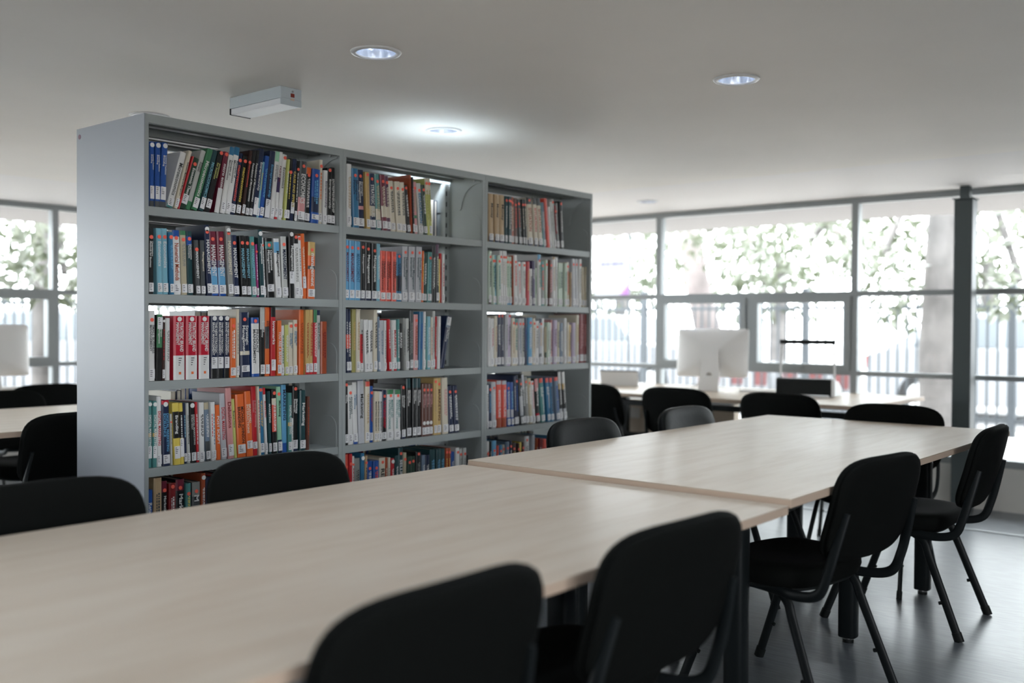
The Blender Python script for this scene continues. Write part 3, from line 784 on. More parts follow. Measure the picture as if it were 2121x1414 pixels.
def bookcase(k, label):
    t = thing('bookcase', (BX + k * BW, BY, 0), 0, label, 'bookcase', 'grey metal double sided bookcases')
    W = BW - 0.001
    for side in (0, 1):
        xa = 0 if side == 0 else W - PT
        b = MB(); b.box((xa + (0.003 if k == 0 and side == 0 else 0), 0, 0), (xa + PT, BD, BH), M_SHELF); p = b.build('side_panel', t)
        if k == 0 and side == 0:
            b = MB(); b.box((0, 0.0, 0), (0.003, BD, BH), M_ENDP); b.build('end_panel', p)
            b = MB(); b.cyl((0, BD - 0.022, BH - 0.03), (-0.001, BD - 0.022, BH - 0.03), 0.009, mat('purple_badge', (0.17, 0.06, 0.10), 0.5), n=16); b.build('maker_badge', p)
        xs = PT if side == 0 else W - PT
        s = 1 if side == 0 else -1
        b = MB(); a, c = sorted((xs, xs + s * 0.028)); b.box((a, BD / 2 - 0.015, 0), (c, BD / 2 + 0.015, BH - 0.03), M_SHELF)
        for j in range(34):
            z = 0.15 + j * 0.051
            b.box((a + 0.004 if s < 0 else a + 0.016, BD / 2 - 0.0155, z), (a + 0.012 if s < 0 else a + 0.024, BD / 2 - 0.0145, z + 0.022), M_DARKM)
        b.build('slotted_post', t)
    for rear in (False, True):
        f = (lambda y: y) if not rear else (lambda y: BD - y)
        for i, z in enumerate(SHZ):
            shelf_mesh(PT, W - PT, z, 0.004, 0.212, rear).build('shelf', t)
            for side in (0, 1):
                xa = PT + 0.001 if side == 0 else W - PT - 0.004
                b = MB(); b.prism([(f(y), z + q) for y, q in bracket_poly(False)], xa, xa + 0.003, M_SHELF, 'x'); b.build('shelf_bracket', t)
        shelf_mesh(PT, W - PT, BH, 0.0, 0.205, rear).build('canopy', t)
        for side in (0, 1):
            xa = PT + 0.001 if side == 0 else W - PT - 0.004
            b = MB(); b.prism([(f(y), BH - 0.012 + q) for y, q in bracket_poly(True)], xa, xa + 0.003, M_SHELF, 'x'); br_ = b.build('canopy_bracket', t)
            b = MB(); b.cyl((xa - 0.003 if side else xa + 0.003, f(0.05), BH - 0.028), (xa - 0.006 if side else xa + 0.006, f(0.05), BH - 0.028), 0.005, M_BOLT, n=8); b.build('screw', br_)
    b = MB(); b.box((PT, 0.02, 0), (W - PT, BD - 0.02, 0.08), M_SHELF); b.build('plinth', t)
    return t
bookcase(0, 'left grey metal bookcase with a pale end panel, nearest to us')
bookcase(1, 'middle grey metal bookcase between the other two')
bookcase(2, 'right grey metal bookcase, furthest from us, next to the window desk')

# ---------------------------------------------------------------- books
HEX = dict(white='d6d6d4', cream='cfc7b4', tan='b39a78', beige='b3a98f', grey='8b8c88', silver='b4b6bb', lgrey='b6b8b4', dgrey='4a4e50', black='17191a', navy='1b2745', blue='1f4f9a', lblue='79aebf', sky='5f9dc4', steel='2f6f95', teal='4d8583', dteal='1f4247', mint='8fc0a0', green='3f7a55', pgreen='b9c9b8', dgreen='1f3a2c', olive='9a9457', lime='bcc072', yellow='d8c25a', gold='c2a468', orange='d9682f', coral='d9594a', red='b8262e', rust='a04a2a', dred='7c1f22', maroon='6e2337', brown='5e3a30', dbrown='3b2622', pink='c98f8f', magenta='9c3a78', plum='5d3a52', lilac='b7a9c0', purple='3d2f58', bgrey='6e7f92', crimson='b5132f')
WORD = dict(white='white', cream='cream', tan='tan', beige='beige', grey='grey', silver='silver', lgrey='pale grey', black='black', dgrey='dark grey', navy='navy', blue='blue', lblue='light blue', sky='sky blue', steel='steel blue', teal='teal', dteal='dark teal', mint='mint green', green='green', pgreen='pale green', dgreen='dark green', olive='olive', lime='lime', yellow='yellow', gold='gold', orange='orange', coral='coral', red='red', rust='rust brown', dred='dark red', maroon='maroon', brown='brown', dbrown='dark brown', pink='pink', magenta='magenta', plum='plum', lilac='lilac', purple='purple', bgrey='blue grey', crimson='crimson')
def bmat(n): return mat('cover_' + n, HEX[n], 0.38)
M_PAGE = mat('book_pages', (0.60, 0.56, 0.48), 0.9, noise=(60, 0.08, (6, 1, 1)))
M_LAB = mat('call_number_label', (0.70, 0.70, 0.71), 0.6)
M_INK = mat('label_ink', (0.06, 0.06, 0.07), 0.7)
M_DOT = mat('orange_dot', (0.86, 0.13, 0.085), 0.6)
M_WDOT = mat('white_dot', (0.72, 0.72, 0.70), 0.6)
def ink(n): return mat('print_' + n, HEX[n], 0.5)

# one line per shelf: crop scale and offset, the shelf line in crop pixels, then the books from left to right:
# x0 x1 xtop ytop cover[;title[;ink[;options]]]   (options: d dot, w white dot, l label, n no label, b band)
SHELVES = {
(0, 0): (4.933, 290, 220, 105, 1022, 2020, 1212, """
102 150 106 360 blue;Luxury Fashion Branding;white;w5 l68-88 b0-9dgrey
153 205 162 365 blue;Luxury Fashion Branding;white;w5 l68-88 b0-9dgrey
210 270 238 368 blue;Luxury Fashion Branding;white;w5 l68-88 b0-9dgrey
275 340 430 455 white;Microeconomics;dgrey;b0-7teal
345 382 503 440 cream;Investment Marketing and Management;black
384 393 548 495 red;;;n
397 463 560 515 dgreen;Economic Theory;white;d12 l72-90
467 517 625 430 lgrey;Economic Principles;black;b0-14green n
522 582 680 415 green;Microeconomics;white;l80-96
600 652 722 430 dteal;MICROECONOMICS;lblue;l78-96
655 712 776 440 black;economics for business;lime;d3 l80-94
760 810 826 455 maroon;micro economics;white;d4 b0-40white n
815 865 878 405 white;Principles of Microeconomics;dgrey;b88-100steel
868 925 925 405 white;Principles of Microeconomics;dgrey;b88-100steel
928 978 974 465 navy;macroeconomics;coral;d12
982 1030 1018 495 black;macroeconomics;yellow;d9
1033 1064 1060 440 dbrown;microeconomics;coral;d18
1068 1103 1108 440 black;Foundations of Microeconomics;white;l88-98
1106 1142 1142 440 black;Foundations of Microeconomics;white;l88-98
1145 1193 1190 425 navy;Entrepreneurship;white;l72-97
1196 1225 1232 560 lblue;Entrepreneurship;yellow
1228 1270 1268 500 blue;;sky;
1275 1330 1318 450 navy;Entrepreneurship;sky;l72-99
1333 1376 1370 455 white;Understanding Entrepreneurship;dgrey;b85-100mint
1380 1414 1420 455 white;FASHION;maroon;b0-12red b40-62purple
1417 1460 1466 490 white;Economics;dgrey;d5
1464 1488 1496 540 lime;;white;
1491 1526 1512 530 black;;yellow;d22
1530 1570 1540 535 navy;CAUSE AND EFFECT;yellow;l70-88 b78-100navy
1574 1602 1586 555 black;;white;d14 w97
1605 1682 1628 560 dgrey;ECONOMICS;white;d8 b10-40pink
1686 1740 1713 625 black;;white;d14 b88-100orange
1745 1828 1762 640 blue;;sky;d12 l84-93 b20-48navy
1831 1865 1838 545 cream;;orange;d10
1867 1908 1872 655 white;Entrepreneurship;purple;
1911 1956 1918 630 black;Entrepreneurship;white;d4
1962 2002 1968 625 black;ENTREPRENEURSHIP;white;"""),
(0, 1): (4.933, 290, 440, 95, 832, 2020, 885, """
98 150 98 155 black;Quantitative Methods for Business;white;d14
184 240 172 160 lblue;Economics;white;d13 w93
243 302 230 162 lblue;Economics;white;d13 w93
306 352 290 202 steel;;sky;d8 w93
356 432 338 180 white;Numerical Methods;rust;d12 b90-100blue
434 494 416 185 beige;;grey;d14 b93-100green
500 558 484 190 dteal;Quantitative Techniques;white;d12 w93 b78-92blue
576 622 552 282 dgrey;MANAGEMENT;white;d17
626 672 614 285 dgrey;Management;cream;
678 732 642 125 navy;MANAGEMENT;white;d10 w6
736 815 706 190 maroon;MANAGEMENT;white;d12 b0-17blue b17-44sky b44-55purple
820 898 794 192 maroon;MANAGEMENT;white;d12 b0-17blue b17-44sky b44-55purple
905 960 872 140 grey;MANAGEMENT;cream;d10 w6
963 1022 932 230 navy;MANAGEMENT;white;d13
1040 1094 1014 236 black;MANAGEMENT;lblue;d12
1097 1142 1072 240 black;MANAGEMENT;lblue;d12
1147 1196 1120 246 teal;MANAGEMENT;lblue;d12
1199 1222 1180 325 magenta;;white;d14
1230 1275 1202 175 dteal;Management;white;w6
1278 1300 1250 255 white;;grey;d13
1312 1390 1286 260 black;Operations Management;white;d12 b82-94teal l78-90
1395 1452 1366 266 white;Management;black;b76-94sky
1460 1520 1438 245 lgrey;MANAGEMENT;navy;d13
1525 1580 1516 195 black;Management;white;w4 l60-78
1584 1638 1562 225 white;;grey;d4 b86-100black
1641 1674 1610 240 white;;grey;d4
1678 1714 1652 215 orange;;cream;l66-84
1720 1797 1728 300 orange;management;white;d14 b76-100gold b52-58black"""),
(0, 2): (4.933, 290, 600, 90, 935, 2020, 855, """
98 165 105 215 white;SMALL BUSINESS MANAGEMENT;dgrey;d13
172 232 184 255 black;Project Management;white;b50-100green l4-22
236 264 242 275 dbrown;;red;w7
268 315 275 290 white;;grey;n
345 466 346 268 crimson;STRATEGIC BRAND MANAGEMENT;white;w5 b0-38white k
469 590 470 268 crimson;STRATEGIC BRAND MANAGEMENT;white;w5 b0-38white k
600 714 602 268 crimson;STRATEGIC BRAND MANAGEMENT;white;w5 b0-38white k
725 797 724 268 navy;THE NEW STRATEGIC BRAND MANAGEMENT;white;w4 b0-15black l66-84
800 862 800 268 navy;THE NEW STRATEGIC BRAND MANAGEMENT;white;w4 b0-15black l66-84
865 918 866 268 navy;THE NEW STRATEGIC BRAND MANAGEMENT;white;w4 b0-15black l66-84
924 984 926 292 orange;;white;d13 
987 1020 984 200 cream;;grey;
1030 1132 1016 232 navy;Strategic Management;white;d11 b34-40cream l82-92
1144 1226 1136 285 blue;PRODUCT MANAGEMENT;dgrey;b5-90white d6 n
1232 1282 1232 180 black;Designing Brand Identity;white;b68-100lgrey
1285 1332 1286 180 orange;Designing Brand Identity;black;b40-72dgrey
1340 1390 1338 170 red;lovemarks;white;b86-100black l76-92
1406 1450 1408 315 orange;YOU ARE A BRAND;white;l80-96
1453 1482 1454 365 white;;green;
1485 1522 1486 360 lime;;white;
1525 1568 1526 335 cream;Strategies for Asia Pacific;steel;d7
1571 1612 1572 308 cream;Strategies for Asia Pacific;steel;d10
1635 1686 1640 205 orange;;rust;n
1690 1728 1690 205 gold;;rust;b0-15red
1731 1769 1731 205 gold;;red;b0-15red
1772 1811 1772 205 red;;white;b80-100green
1814 1850 1818 210 lgrey;Brand Portfolio;dgrey;b92-100navy n
1856 1922 1857 325 rust;;dred;n"""),
(0, 3): (4.714, 290, 760, 85, 985, 1925, 782, """
85 125 80 335 teal;DIGITAL MARKETING;white;w5 l68-86 b46-52gold
128 170 124 335 teal;DIGITAL MARKETING;white;w5 l68-86 b46-52gold
174 222 165 290 white;DIGITAL MARKETING;red;
230 305 217 330 navy;DIGITAL MARKETING EXCELLENCE;sky;w6 b94-100crimson
307 326 298 460 lgrey;;grey;d16
329 392 305 355 yellow;Branding;white;b43-86black l70-90
396 437 378 355 yellow;;white;b43-86black l58-88
440 467 425 355 navy;;lblue;
469 500 448 355 lgrey;Stand Out Social Marketing;dgrey;
510 560 490 350 black;DIGITAL MARKETING STRATEGY;lgrey;w5
563 586 542 345 red;;white;
589 640 582 350 white;;dgrey;
644 690 622 350 bgrey;;white;b0-34dgrey b88-100beige
694 718 680 345 white;;red;
720 750 705 345 white;;bgrey;
753 797 732 375 orange;POST SCRIPT;white;n
800 855 775 262 silver;DIGITAL MARKETING;red;
862 920 830 190 pink;Delusions;dred;l80-96
923 955 895 315 lime;Brand New;dgrey;n
960 1045 935 270 orange;MICHAEL JOHNSON BRANDING;black;l80-94
1048 1110 1020 240 orange;BRANDED INTERACTIONS;cream;l76-88
1113 1160 1095 150 red;A Book of Marketing Essentials;pink;l80-90
1163 1184 1142 160 cream;;red;n
1188 1230 1165 200 steel;;gold;d4
1233 1258 1205 205 white;MARKETING;red;b90-100red
1263 1292 1248 240 dteal;MARKETING;white;
1297 1342 1285 220 black;;white;d6 b34-84coral b76-86cream
1347 1390 1330 195 mint;Marketing;black;d11 b0-20navy
1393 1440 1382 175 sky;MARKETING;navy;n b0-14blue
1445 1482 1448 255 teal;DIGITAL MARKETING;white;b44-50gold
1484 1498 1480 620 white;;grey;n
1501 1552 1498 190 black;Marketing Research;white;d4 b0-12navy
1560 1620 1564 230 dteal;Marketing;white;
1625 1652 1632 290 brown;;rust;n"""),
(0, 4): (4.714, 290, 760, 0, 0, 0, 0, """
75 130 75 1205 blue;Retail;white;
135 216 135 1085 tan;;dgrey;
221 277 221 1120 black;Marketing;white;d13 b84-100maroon
283 352 283 1140 dred;;white;d5
358 446 358 1105 black;Marketing;white;d12 b84-100maroon
450 498 450 1140 teal;;yellow;d16
510 592 510 1130 dgrey;M;white;d14 b78-100grey
597 640 597 1040 rust;;white;w6
645 710 645 1080 navy;Marketing;white;
715 790 715 1060 red;;white;
795 860 795 1100 cream;;navy;
865 930 865 1050 black;;white;
935 1010 935 1090 green;;white;
1015 1090 1015 1070 white;;red;
1095 1170 1095 1060 steel;;white;"""),
(1, 0): (6.628, 700, 300, 120, 1105, 1975, 1300, """
122 184 126 260 white;;tan;
190 280 170 318 steel;Managerial Finance;navy;d12
285 375 268 335 navy;Strategic Management;white;d11 b32-38pink
397 452 376 370 gold;;tan;d5
456 536 432 388 navy;STRATEGIC ISSUES;white;d10 b24-42beige
540 610 508 400 teal;;beige;d13 b18-38cream
614 686 574 408 maroon;;cream;d12 b24-44cream
689 742 650 425 plum;;cream;d12 b24-44cream
746 812 702 490 cream;;dgrey;d14
815 889 780 500 cream;;dgrey;d14
892 950 860 512 cream;;dgrey;d14
955 1000 906 548 black;;white;d6
1003 1026 980 410 rust;;dred;n
1028 1052 1004 440 black;;grey;
1055 1106 1030 505 pink;;beige;d12 b30-36green
1109 1172 1068 520 lgrey;EDUCATION;steel;d14
1175 1222 1136 545 dgreen;;white;d10
1225 1262 1185 455 lime;;olive;d9 b72-100cream n
1264 1302 1232 460 lime;;olive;d9 b72-100cream"""),
(1, 1): (6.628, 700, 470, 110, 985, 1970, 1050, """
112 160 112 175 sky;MANAGEMENT;maroon;d12
165 239 165 185 sky;MANAGEMENT;maroon;d12
243 324 245 195 sky;MANAGEMENT;steel;d12
330 382 330 205 black;Management;white;d9 b0-16navy
386 466 394 215 black;Management;white;d11 b0-16navy
470 542 476 225 black;Management;white;d13 b0-16navy
547 594 550 230 lblue;;white;
599 669 600 325 coral;TRAINING ORGANIZATIONS;black;d13
671 739 672 332 coral;TRAINING ORGANIZATIONS;black;d13
742 809 744 338 coral;TRAINING ORGANIZATIONS;black;d13
814 891 814 370 steel;;navy;d5 b22-54black
895 972 893 262 silver;Human Management International;dteal;d11
976 1062 982 268 silver;Human Management International;dteal;d11
1066 1146 1078 272 silver;Human Management International;dteal;d11
1148 1174 1160 330 orange;;yellow;
1178 1228 1192 360 dgreen;;white;
1231 1286 1244 345 teal;;lblue;d12
1290 1338 1302 262 black;;white;n
1340 1380 1336 238 dgrey;;cream;b84-100plum
1383 1394 1384 440 yellow;;gold;n
1397 1428 1396 362 red;;dred;n
1430 1462 1432 365 white;;red;"""),
(1, 2): (6.628, 700, 620, 120, 985, 1960, 935, """
122 152 106 125 navy;;white;b38-60coral
156 202 148 127 navy;;white;b38-60coral
206 260 206 130 olive;;gold;n
262 314 262 128 cream;;tan;
318 360 318 275 lgrey;;black;b12-36red b36-72red
370 430 352 280 white;;black;
433 492 430 285 white;;black;
500 548 500 135 cream;;black;
552 580 540 242 bgrey;;white;
590 640 583 288 silver;;bgrey;n
643 676 640 290 white;;grey;
680 716 655 272 red;;white;
720 747 706 288 lgrey;;grey;
750 802 738 285 white;MARKETING;red;b0-8red
808 842 804 275 teal;;white;
845 892 845 330 black;BRAND;white;n
896 920 878 258 grey;;dgrey;n
923 966 918 262 lgrey;;black;
969 988 968 300 black;;grey;n
991 1042 995 130 dgrey;;grey;
1047 1106 1048 206 pink;;rust;d11
1110 1164 1124 170 steel;;blue;n
1167 1198 1170 170 white;;bgrey;
1200 1225 1204 235 teal;;lblue;n
1227 1276 1226 235 lblue;;white;
1279 1302 1280 245 cream;;red;
1305 1342 1308 132 lgrey;;grey;
1345 1365 1350 236 red;;white;n
1368 1400 1380 232 white;;silver;n
1408 1468 1508 225 navy;The Story of Marketing;white;l2-18 b78-96bgrey"""),
(1, 3): (5.891, 700, 760, 95, 945, 1740, 780, """
100 140 95 190 black;Strategic Marketing;white;d4
144 200 130 226 white;ESSENTIALS of MARKETING;dteal;d13
204 258 185 190 white;Principles of Marketing;steel;b0-6blue
262 338 248 165 silver;Marketing;black;n
342 398 344 180 cream;;tan;b92-100coral
402 440 400 236 blue;;rust;d12
444 476 445 300 cream;MARKETING RESEARCH;black;
479 508 478 300 cream;MARKETING RESEARCH;black;
512 545 514 302 white;MARKETING RESEARCH;dgrey;
549 604 546 286 navy;;crimson;d12 b0-46black
608 690 606 280 white;MARKET LED STRATEGIC CHANGE;teal;d12 b91-100green
692 766 690 280 white;MARKET LED STRATEGIC CHANGE;teal;d12 b91-100green
778 826 770 220 black;Marketing Research;white;d5 b0-10navy
850 906 844 140 black;Marketing Management;white;b84-100dteal
910 958 910 140 black;Marketing Management;white;b84-100dteal
964 1019 964 140 black;Marketing Management;white;b84-100dteal
1024 1072 1024 206 brown;Marketing Management;pink;d12 w75
1075 1120 1075 206 brown;Marketing Management;pink;d12 w75
1123 1168 1124 206 brown;Marketing Management;pink;d12 w75
1178 1214 1176 140 gold;;tan;d6
1217 1268 1214 136 gold;MARKETING;brown;d11
1280 1350 1268 135 cream;;pink;
1357 1413 1332 234 navy;;white;d13
1430 1486 1406 230 navy;;white;d13"""),
(1, 4): (5.891, 700, 760, 0, 0, 0, 0, """
90 133 90 1050 coral;Fashion Marketing;white;d20
137 178 137 1060 red;Fashion Marketing;white;d16
181 206 181 1090 white;;red;d14
213 280 213 1120 grey;;dgrey;n
282 328 282 1055 steel;RETAIL;white;w8
331 358 331 1085 tan;;black;d12
362 430 362 1155 blue;;white;d14
433 505 433 1150 blue;;coral;d14
510 585 510 1115 cream;RETAIL;black;d8
588 621 588 1110 rust;;cream;
624 654 624 1110 cream;;grey;
656 697 656 1120 red;;white;w6
701 741 701 1085 dteal;;white;
745 802 745 985 dteal;SELLING;white;d10
807 846 807 1050 beige;SELL;dgrey;d12
850 894 850 1095 dgreen;SELL;white;d12
899 956 899 1095 dgreen;SELL;white;d10
960 1022 960 1040 black;;grey;d4
1028 1068 1028 1080 bgrey;;white;
1071 1125 1071 1080 navy;;white;
1129 1196 1129 1010 dteal;;sky;
1199 1255 1199 1005 dteal;;sky;
1258 1320 1258 1000 dteal;;sky;
1324 1355 1324 995 rust;;yellow;d8
1358 1388 1358 995 rust;;yellow;d8
1391 1438 1391 1040 blue;;white;
1441 1486 1441 990 white;MARKETING;black;d9
1489 1525 1489 1000 lgrey;;grey;d12
1528 1570 1528 992 lgrey;;grey;d12
1574 1602 1574 1080 black;;white;"""),
(2, 0): (7.854, 990, 350, 185, 1170, 1825, 1335, """
192 270 190 396 tan;Money;black;b0-12navy
277 350 273 410 tan;Money;black;b0-12navy
364 446 362 420 tan;Money;black;b0-12navy
450 489 450 440 dteal;;white;d9
492 525 486 445 dteal;;cream;d9
528 558 520 450 dgrey;;white;d10
562 606 556 458 rust;;cream;d12
612 660 600 478 brown;;coral;d14
663 696 636 490 dgrey;;coral;d10
700 733 668 492 black;;grey;
736 766 704 492 black;;cream;d12
786 816 756 492 black;;cream;d12
824 912 796 460 cream;SITUATION;rust;d6 b0-12navy b86-100dgrey
918 978 886 465 cream;SITUATION;red;b0-12navy b86-100dgrey
990 1059 944 482 cream;SITUATION;rust;b0-12navy b86-100dgrey
1062 1080 1010 540 teal;;white;n
1083 1122 1042 542 bgrey;;white;
1128 1166 1070 470 coral;;pink;n
1170 1202 1132 610 white;;silver;
1206 1246 1158 530 lgrey;;grey;n
1249 1280 1202 490 lgrey;;grey;d6
1285 1313 1242 590 dred;;white;d14 b0-34dgrey
1316 1342 1278 550 grey;;dgrey;
1352 1396 1326 520 black;;white;d6"""),
(2, 1): (8.158, 990, 500, 175, 1060, 1885, 1105, """
182 232 185 152 pgreen;;dgreen;d12 b0-10dbrown
236 276 226 230 pgreen;;green;d12
281 331 276 230 lblue;;dteal;d12
340 391 334 236 pgreen;;teal;d12
394 432 370 122 white;;beige;d12
435 470 422 124 white;;beige;d12
473 505 460 126 white;;beige;d12
508 541 505 250 pgreen;;green;d12 b0-10sky
545 590 540 256 pgreen;;teal;d12 b0-10sky
593 605 586 236 rust;;red;n
608 669 600 230 white;;coral;d14
682 736 670 340 white;;pink;d8
755 822 755 342 white;;grey;d8
826 872 828 340 red;;gold;n
880 921 880 462 white;;black;
924 971 917 322 purple;The Public Relations;white;
976 1008 980 452 pgreen;;green;n
1012 1066 1002 222 white;;green;d12 b88-100sky n
1074 1136 1070 336 teal;;coral;d10 b16-42grey
1140 1178 1140 312 pgreen;;white;d10
1195 1266 1196 310 brown;;pink;d12
1270 1314 1266 260 white;;tan;b95-100tan
1320 1352 1328 265 white;;grey;
1356 1395 1356 360 pgreen;;green;
1400 1442 1404 365 pgreen;;dteal;
1465 1511 1468 366 pgreen;;teal;
1516 1556 1510 350 cream;;coral;d10
1560 1584 1560 520 tan;;brown;n
1590 1646 1578 292 silver;;white;d12
1656 1701 1648 295 silver;;white;d12
1704 1752 1714 298 white;;grey;d12
1770 1816 1760 432 beige;;cream;
1820 1876 1836 428 beige;;white;"""),
(2, 2): (8.158, 990, 630, 165, 1052, 1875, 985, """
172 214 172 225 white;;silver;n
218 276 220 240 white;;pink;
279 326 278 195 cream;;tan;
334 396 332 166 navy;;white;d4
412 460 402 166 navy;;silver;d4
463 511 462 166 silver;;grey;
514 568 514 166 lilac;;dgrey;d4
580 630 580 232 cream;;tan;d11
633 692 632 246 cream;;teal;d11 b86-100teal
704 756 700 240 silver;;bgrey;d12
760 801 758 240 lgrey;;dgrey;d12
804 846 800 222 navy;;blue;n
849 921 850 226 sky;;white;d11
924 971 924 242 cream;;tan;d11
976 1036 980 282 white;;grey;d14
1040 1087 1046 242 silver;;tan;d12 b90-100navy b14-24dgrey
1090 1132 1094 242 white;;silver;
1136 1164 1140 382 beige;;tan;b18-32dgreen
1168 1206 1172 305 pgreen;;grey;
1210 1242 1214 312 white;;green;
1246 1272 1246 266 pink;;plum;
1276 1342 1284 270 lilac;;plum;
1347 1396 1354 302 beige;;dgrey;
1400 1457 1406 316 bgrey;;white;
1462 1507 1466 236 white;;silver;
1511 1541 1518 308 cream;;beige;
1545 1584 1548 346 gold;;dgrey;
1588 1648 1594 312 lilac;;silver;
1662 1714 1668 180 cream;;gold;
1718 1756 1722 156 dred;;pink;
1760 1798 1762 158 dred;;pink;
1801 1842 1804 160 dred;;pink;"""),
(2, 3): (6.735, 990, 750, 130, 940, 1540, 780, """
132 158 130 320 white;;black;
162 198 160 310 navy;;sky;d12
201 263 194 280 silver;;white;d13 
272 340 270 262 coral;MARKETING PLANS;white;n b0-20rust b92-100silver
346 412 344 262 coral;MARKETING PLANS;white;n b0-20rust b92-100silver
416 464 404 282 blue;;white;d14 b20-38silver
468 506 455 284 blue;;lblue;b20-38silver
512 541 494 200 navy;;silver;
545 583 528 186 navy;;blue;d12
588 636 556 230 dgrey;;white;d12 b20-62silver
640 674 604 172 dgrey;;white;b70-100silver
680 725 644 206 grey;;white;d11
729 778 698 226 beige;;white;d11
781 822 750 266 white;;pink;d6
828 880 798 236 black;Marketing;white;b72-100pink b16-22crimson
888 942 854 226 teal;THE MARKETING BOOK;white;b90-100coral
982 1026 948 222 steel;THE MARKETING BOOK;white;b90-100coral
1030 1072 1000 222 steel;MARKETING BOOK;navy;b90-100coral
1104 1158 1068 212 bgrey;MARKET BOOK;blue;b92-100coral
1162 1204 1128 136 black;;white;b76-100white b64-76gold b0-24silver
1208 1250 1172 136 black;;white;b76-100white b64-76gold b0-24silver"""),
(2, 4): (6.735, 990, 750, 0, 0, 0, 0, """
120 158 120 1105 white;;coral;d25
162 190 162 1110 black;;white;
194 260 194 1100 sky;;white;d20 b0-40blue
263 290 263 1165 coral;;white;
294 352 294 1160 steel;;white;d14
355 386 355 1155 cream;;coral;d10
389 442 389 1115 bgrey;;lilac;d14
445 477 445 1100 navy;;white;d12
480 552 480 1130 dbrown;;gold;d14
555 582 555 1135 dbrown;;gold;d14
586 624 586 1120 yellow;;coral;
628 662 628 1118 dbrown;;coral;d14
665 730 665 1040 white;;grey;d8
765 805 765 1020 silver;;white;
830 853 830 1070 rust;;white;
856 880 856 1070 dred;;white;
883 910 883 1072 dred;;coral;
913 940 913 1074 coral;;plum;
943 972 943 1074 coral;;red;
975 1008 975 1030 steel;;coral;d10"""),
}

def ray(u, v):
    return FWD + RGT * ((u - 1060.5) / FPX) - UPV * ((v - 707) / FPX)
def on_y(u, v, y):
    d = ray(u, v); return CAM + d * ((y - CAM.y) / d.y)
YS = BY + 0.014
DEP = 0.166
ORD = 'first second third fourth fifth sixth seventh eighth ninth tenth eleventh twelfth thirteenth fourteenth fifteenth sixteenth seventeenth eighteenth nineteenth'.split()
TENS = {20: 'twentieth', 30: 'thirtieth'}
def ordinal(n):
    if n <= 19: return ORD[n - 1]
    if n in TENS: return TENS[n]
    return ('twenty ' if n < 30 else 'thirty ') + ORD[n % 10 - 1]
ROWN = ['top', 'second', 'third', 'fourth', 'fifth']
BAYN = ['left', 'middle', 'right']
HUSH = ('MICHAEL', 'lovemarks')
BOOKS = []
for (bay, row), (sc, ox, oy, bx0, by0, bx1, by1, txt) in SHELVES.items():
    z = SHZ[row]
    lo = BX + bay * BW + PT + 0.0045; hi = BX + (bay + 1) * BW - PT - 0.006
    prev = None; n = 0
    for ln in txt.strip().split('\n'):
        nums, *rest = ln.split(';')
        a = nums.split(); x0, x1, xt, yt = map(float, a[:4]); col = a[4]
        title = rest[0] if rest else ''; tcol = (rest[1] if len(rest) > 1 and rest[1] else ('white' if col in ('navy', 'black', 'blue', 'red') else 'dgrey')); opt = rest[2].split() if len(rest) > 2 else []
        T = on_y(ox + xt / sc, oy + yt / sc, YS)
        if bx1:
            yb = lambda x: by0 + (by1 - by0) * (x - bx0) / (bx1 - bx0)
            A = on_y(ox + x0 / sc, oy + yb(x0) / sc, YS).x; B = on_y(ox + x1 / sc, oy + yb(x1) / sc, YS).x
            A = max(A, lo)
        else:
            A = T.x; B = on_y(ox + x1 / sc, oy + yt / sc, YS).x
        h = min(max(T.z - z, 0.13), 0.262)
        if not bx1: h = max(h, 0.17)
        th = max((B - A) * 0.945, 0.006)
        lean = math.atan2(T.x - A, h) if bx1 else 0.0
        if abs(lean) < 0.012: lean = 0.0
        lean = max(-0.16, min(0.42, lean))
        # keep clear of the book to the left, at the foot and at the top
        if prev:
            px, pt, pl, ph = prev
            A = max(A, px + pt / math.cos(pl) + 0.0007)
            hh = min(ph * math.cos(pl), h * math.cos(lean))
            over = (px + pt / math.cos(pl) + hh * math.tan(pl) + 0.0006) - (A + hh * math.tan(lean))
            if over > 0:
                if lean >= 0 or pl < lean + 0.02:
                    lean = math.atan(math.tan(lean) + over / hh)
                else:
                    A += over
        if A + th / math.cos(lean) + max(0, math.tan(lean) * h) > hi:
            th = min(th, max(0.006, B - A))
            if A + th > hi: th = hi - A
            if th < 0.005: continue
            lean = min(lean, math.atan(max(0, hi - A - th / math.cos(lean)) / h))
        if A + math.tan(lean) * h < lo and lean < 0:
            lean = min(0.0, -math.atan(max(0, A - lo) / h))
        n += 1
        prev = (A, th, lean, h)
        px_w = (B - A); 
        BOOKS.append(dict(bay=bay, row=row, n=n, x=A, th=th, lean=lean, h=h, z=z, col=col, title=title, tcol=tcol, opt=opt, area=(x1 - x0) / sc * (FPX * h / (FWD.x * A + FWD.y * YS)) * (0.45 if row == 4 else 1)))
    row_books = BOOKS[len(BOOKS) - n:]
    for i in range(n - 1, -1, -1):      # pull back any lean that would push into the right neighbour
        q = row_books[i]
        if q['lean'] <= 0: continue
        if i == n - 1: room = hi - q['x'] - q['th'] / math.cos(q['lean']); hh = q['h']
        else:
            nx = row_books[i + 1]; hh = min(q['h'], nx['h'])
            room = nx['x'] + math.tan(nx['lean']) * hh - 0.0008 - q['x'] - q['th'] / math.cos(q['lean'])
        if math.tan(q['lean']) * hh > room: q['lean'] = max(0.0, math.atan(max(0.0, room) / hh))
    cnt = n
    for bk in BOOKS[-cnt:]: bk['cnt'] = cnt
order = sorted(range(len(BOOKS)), key=lambda i: -BOOKS[i]['area'])
for r, i in enumerate(order): BOOKS[i]['single'] = r < 300
print('books', len(BOOKS))

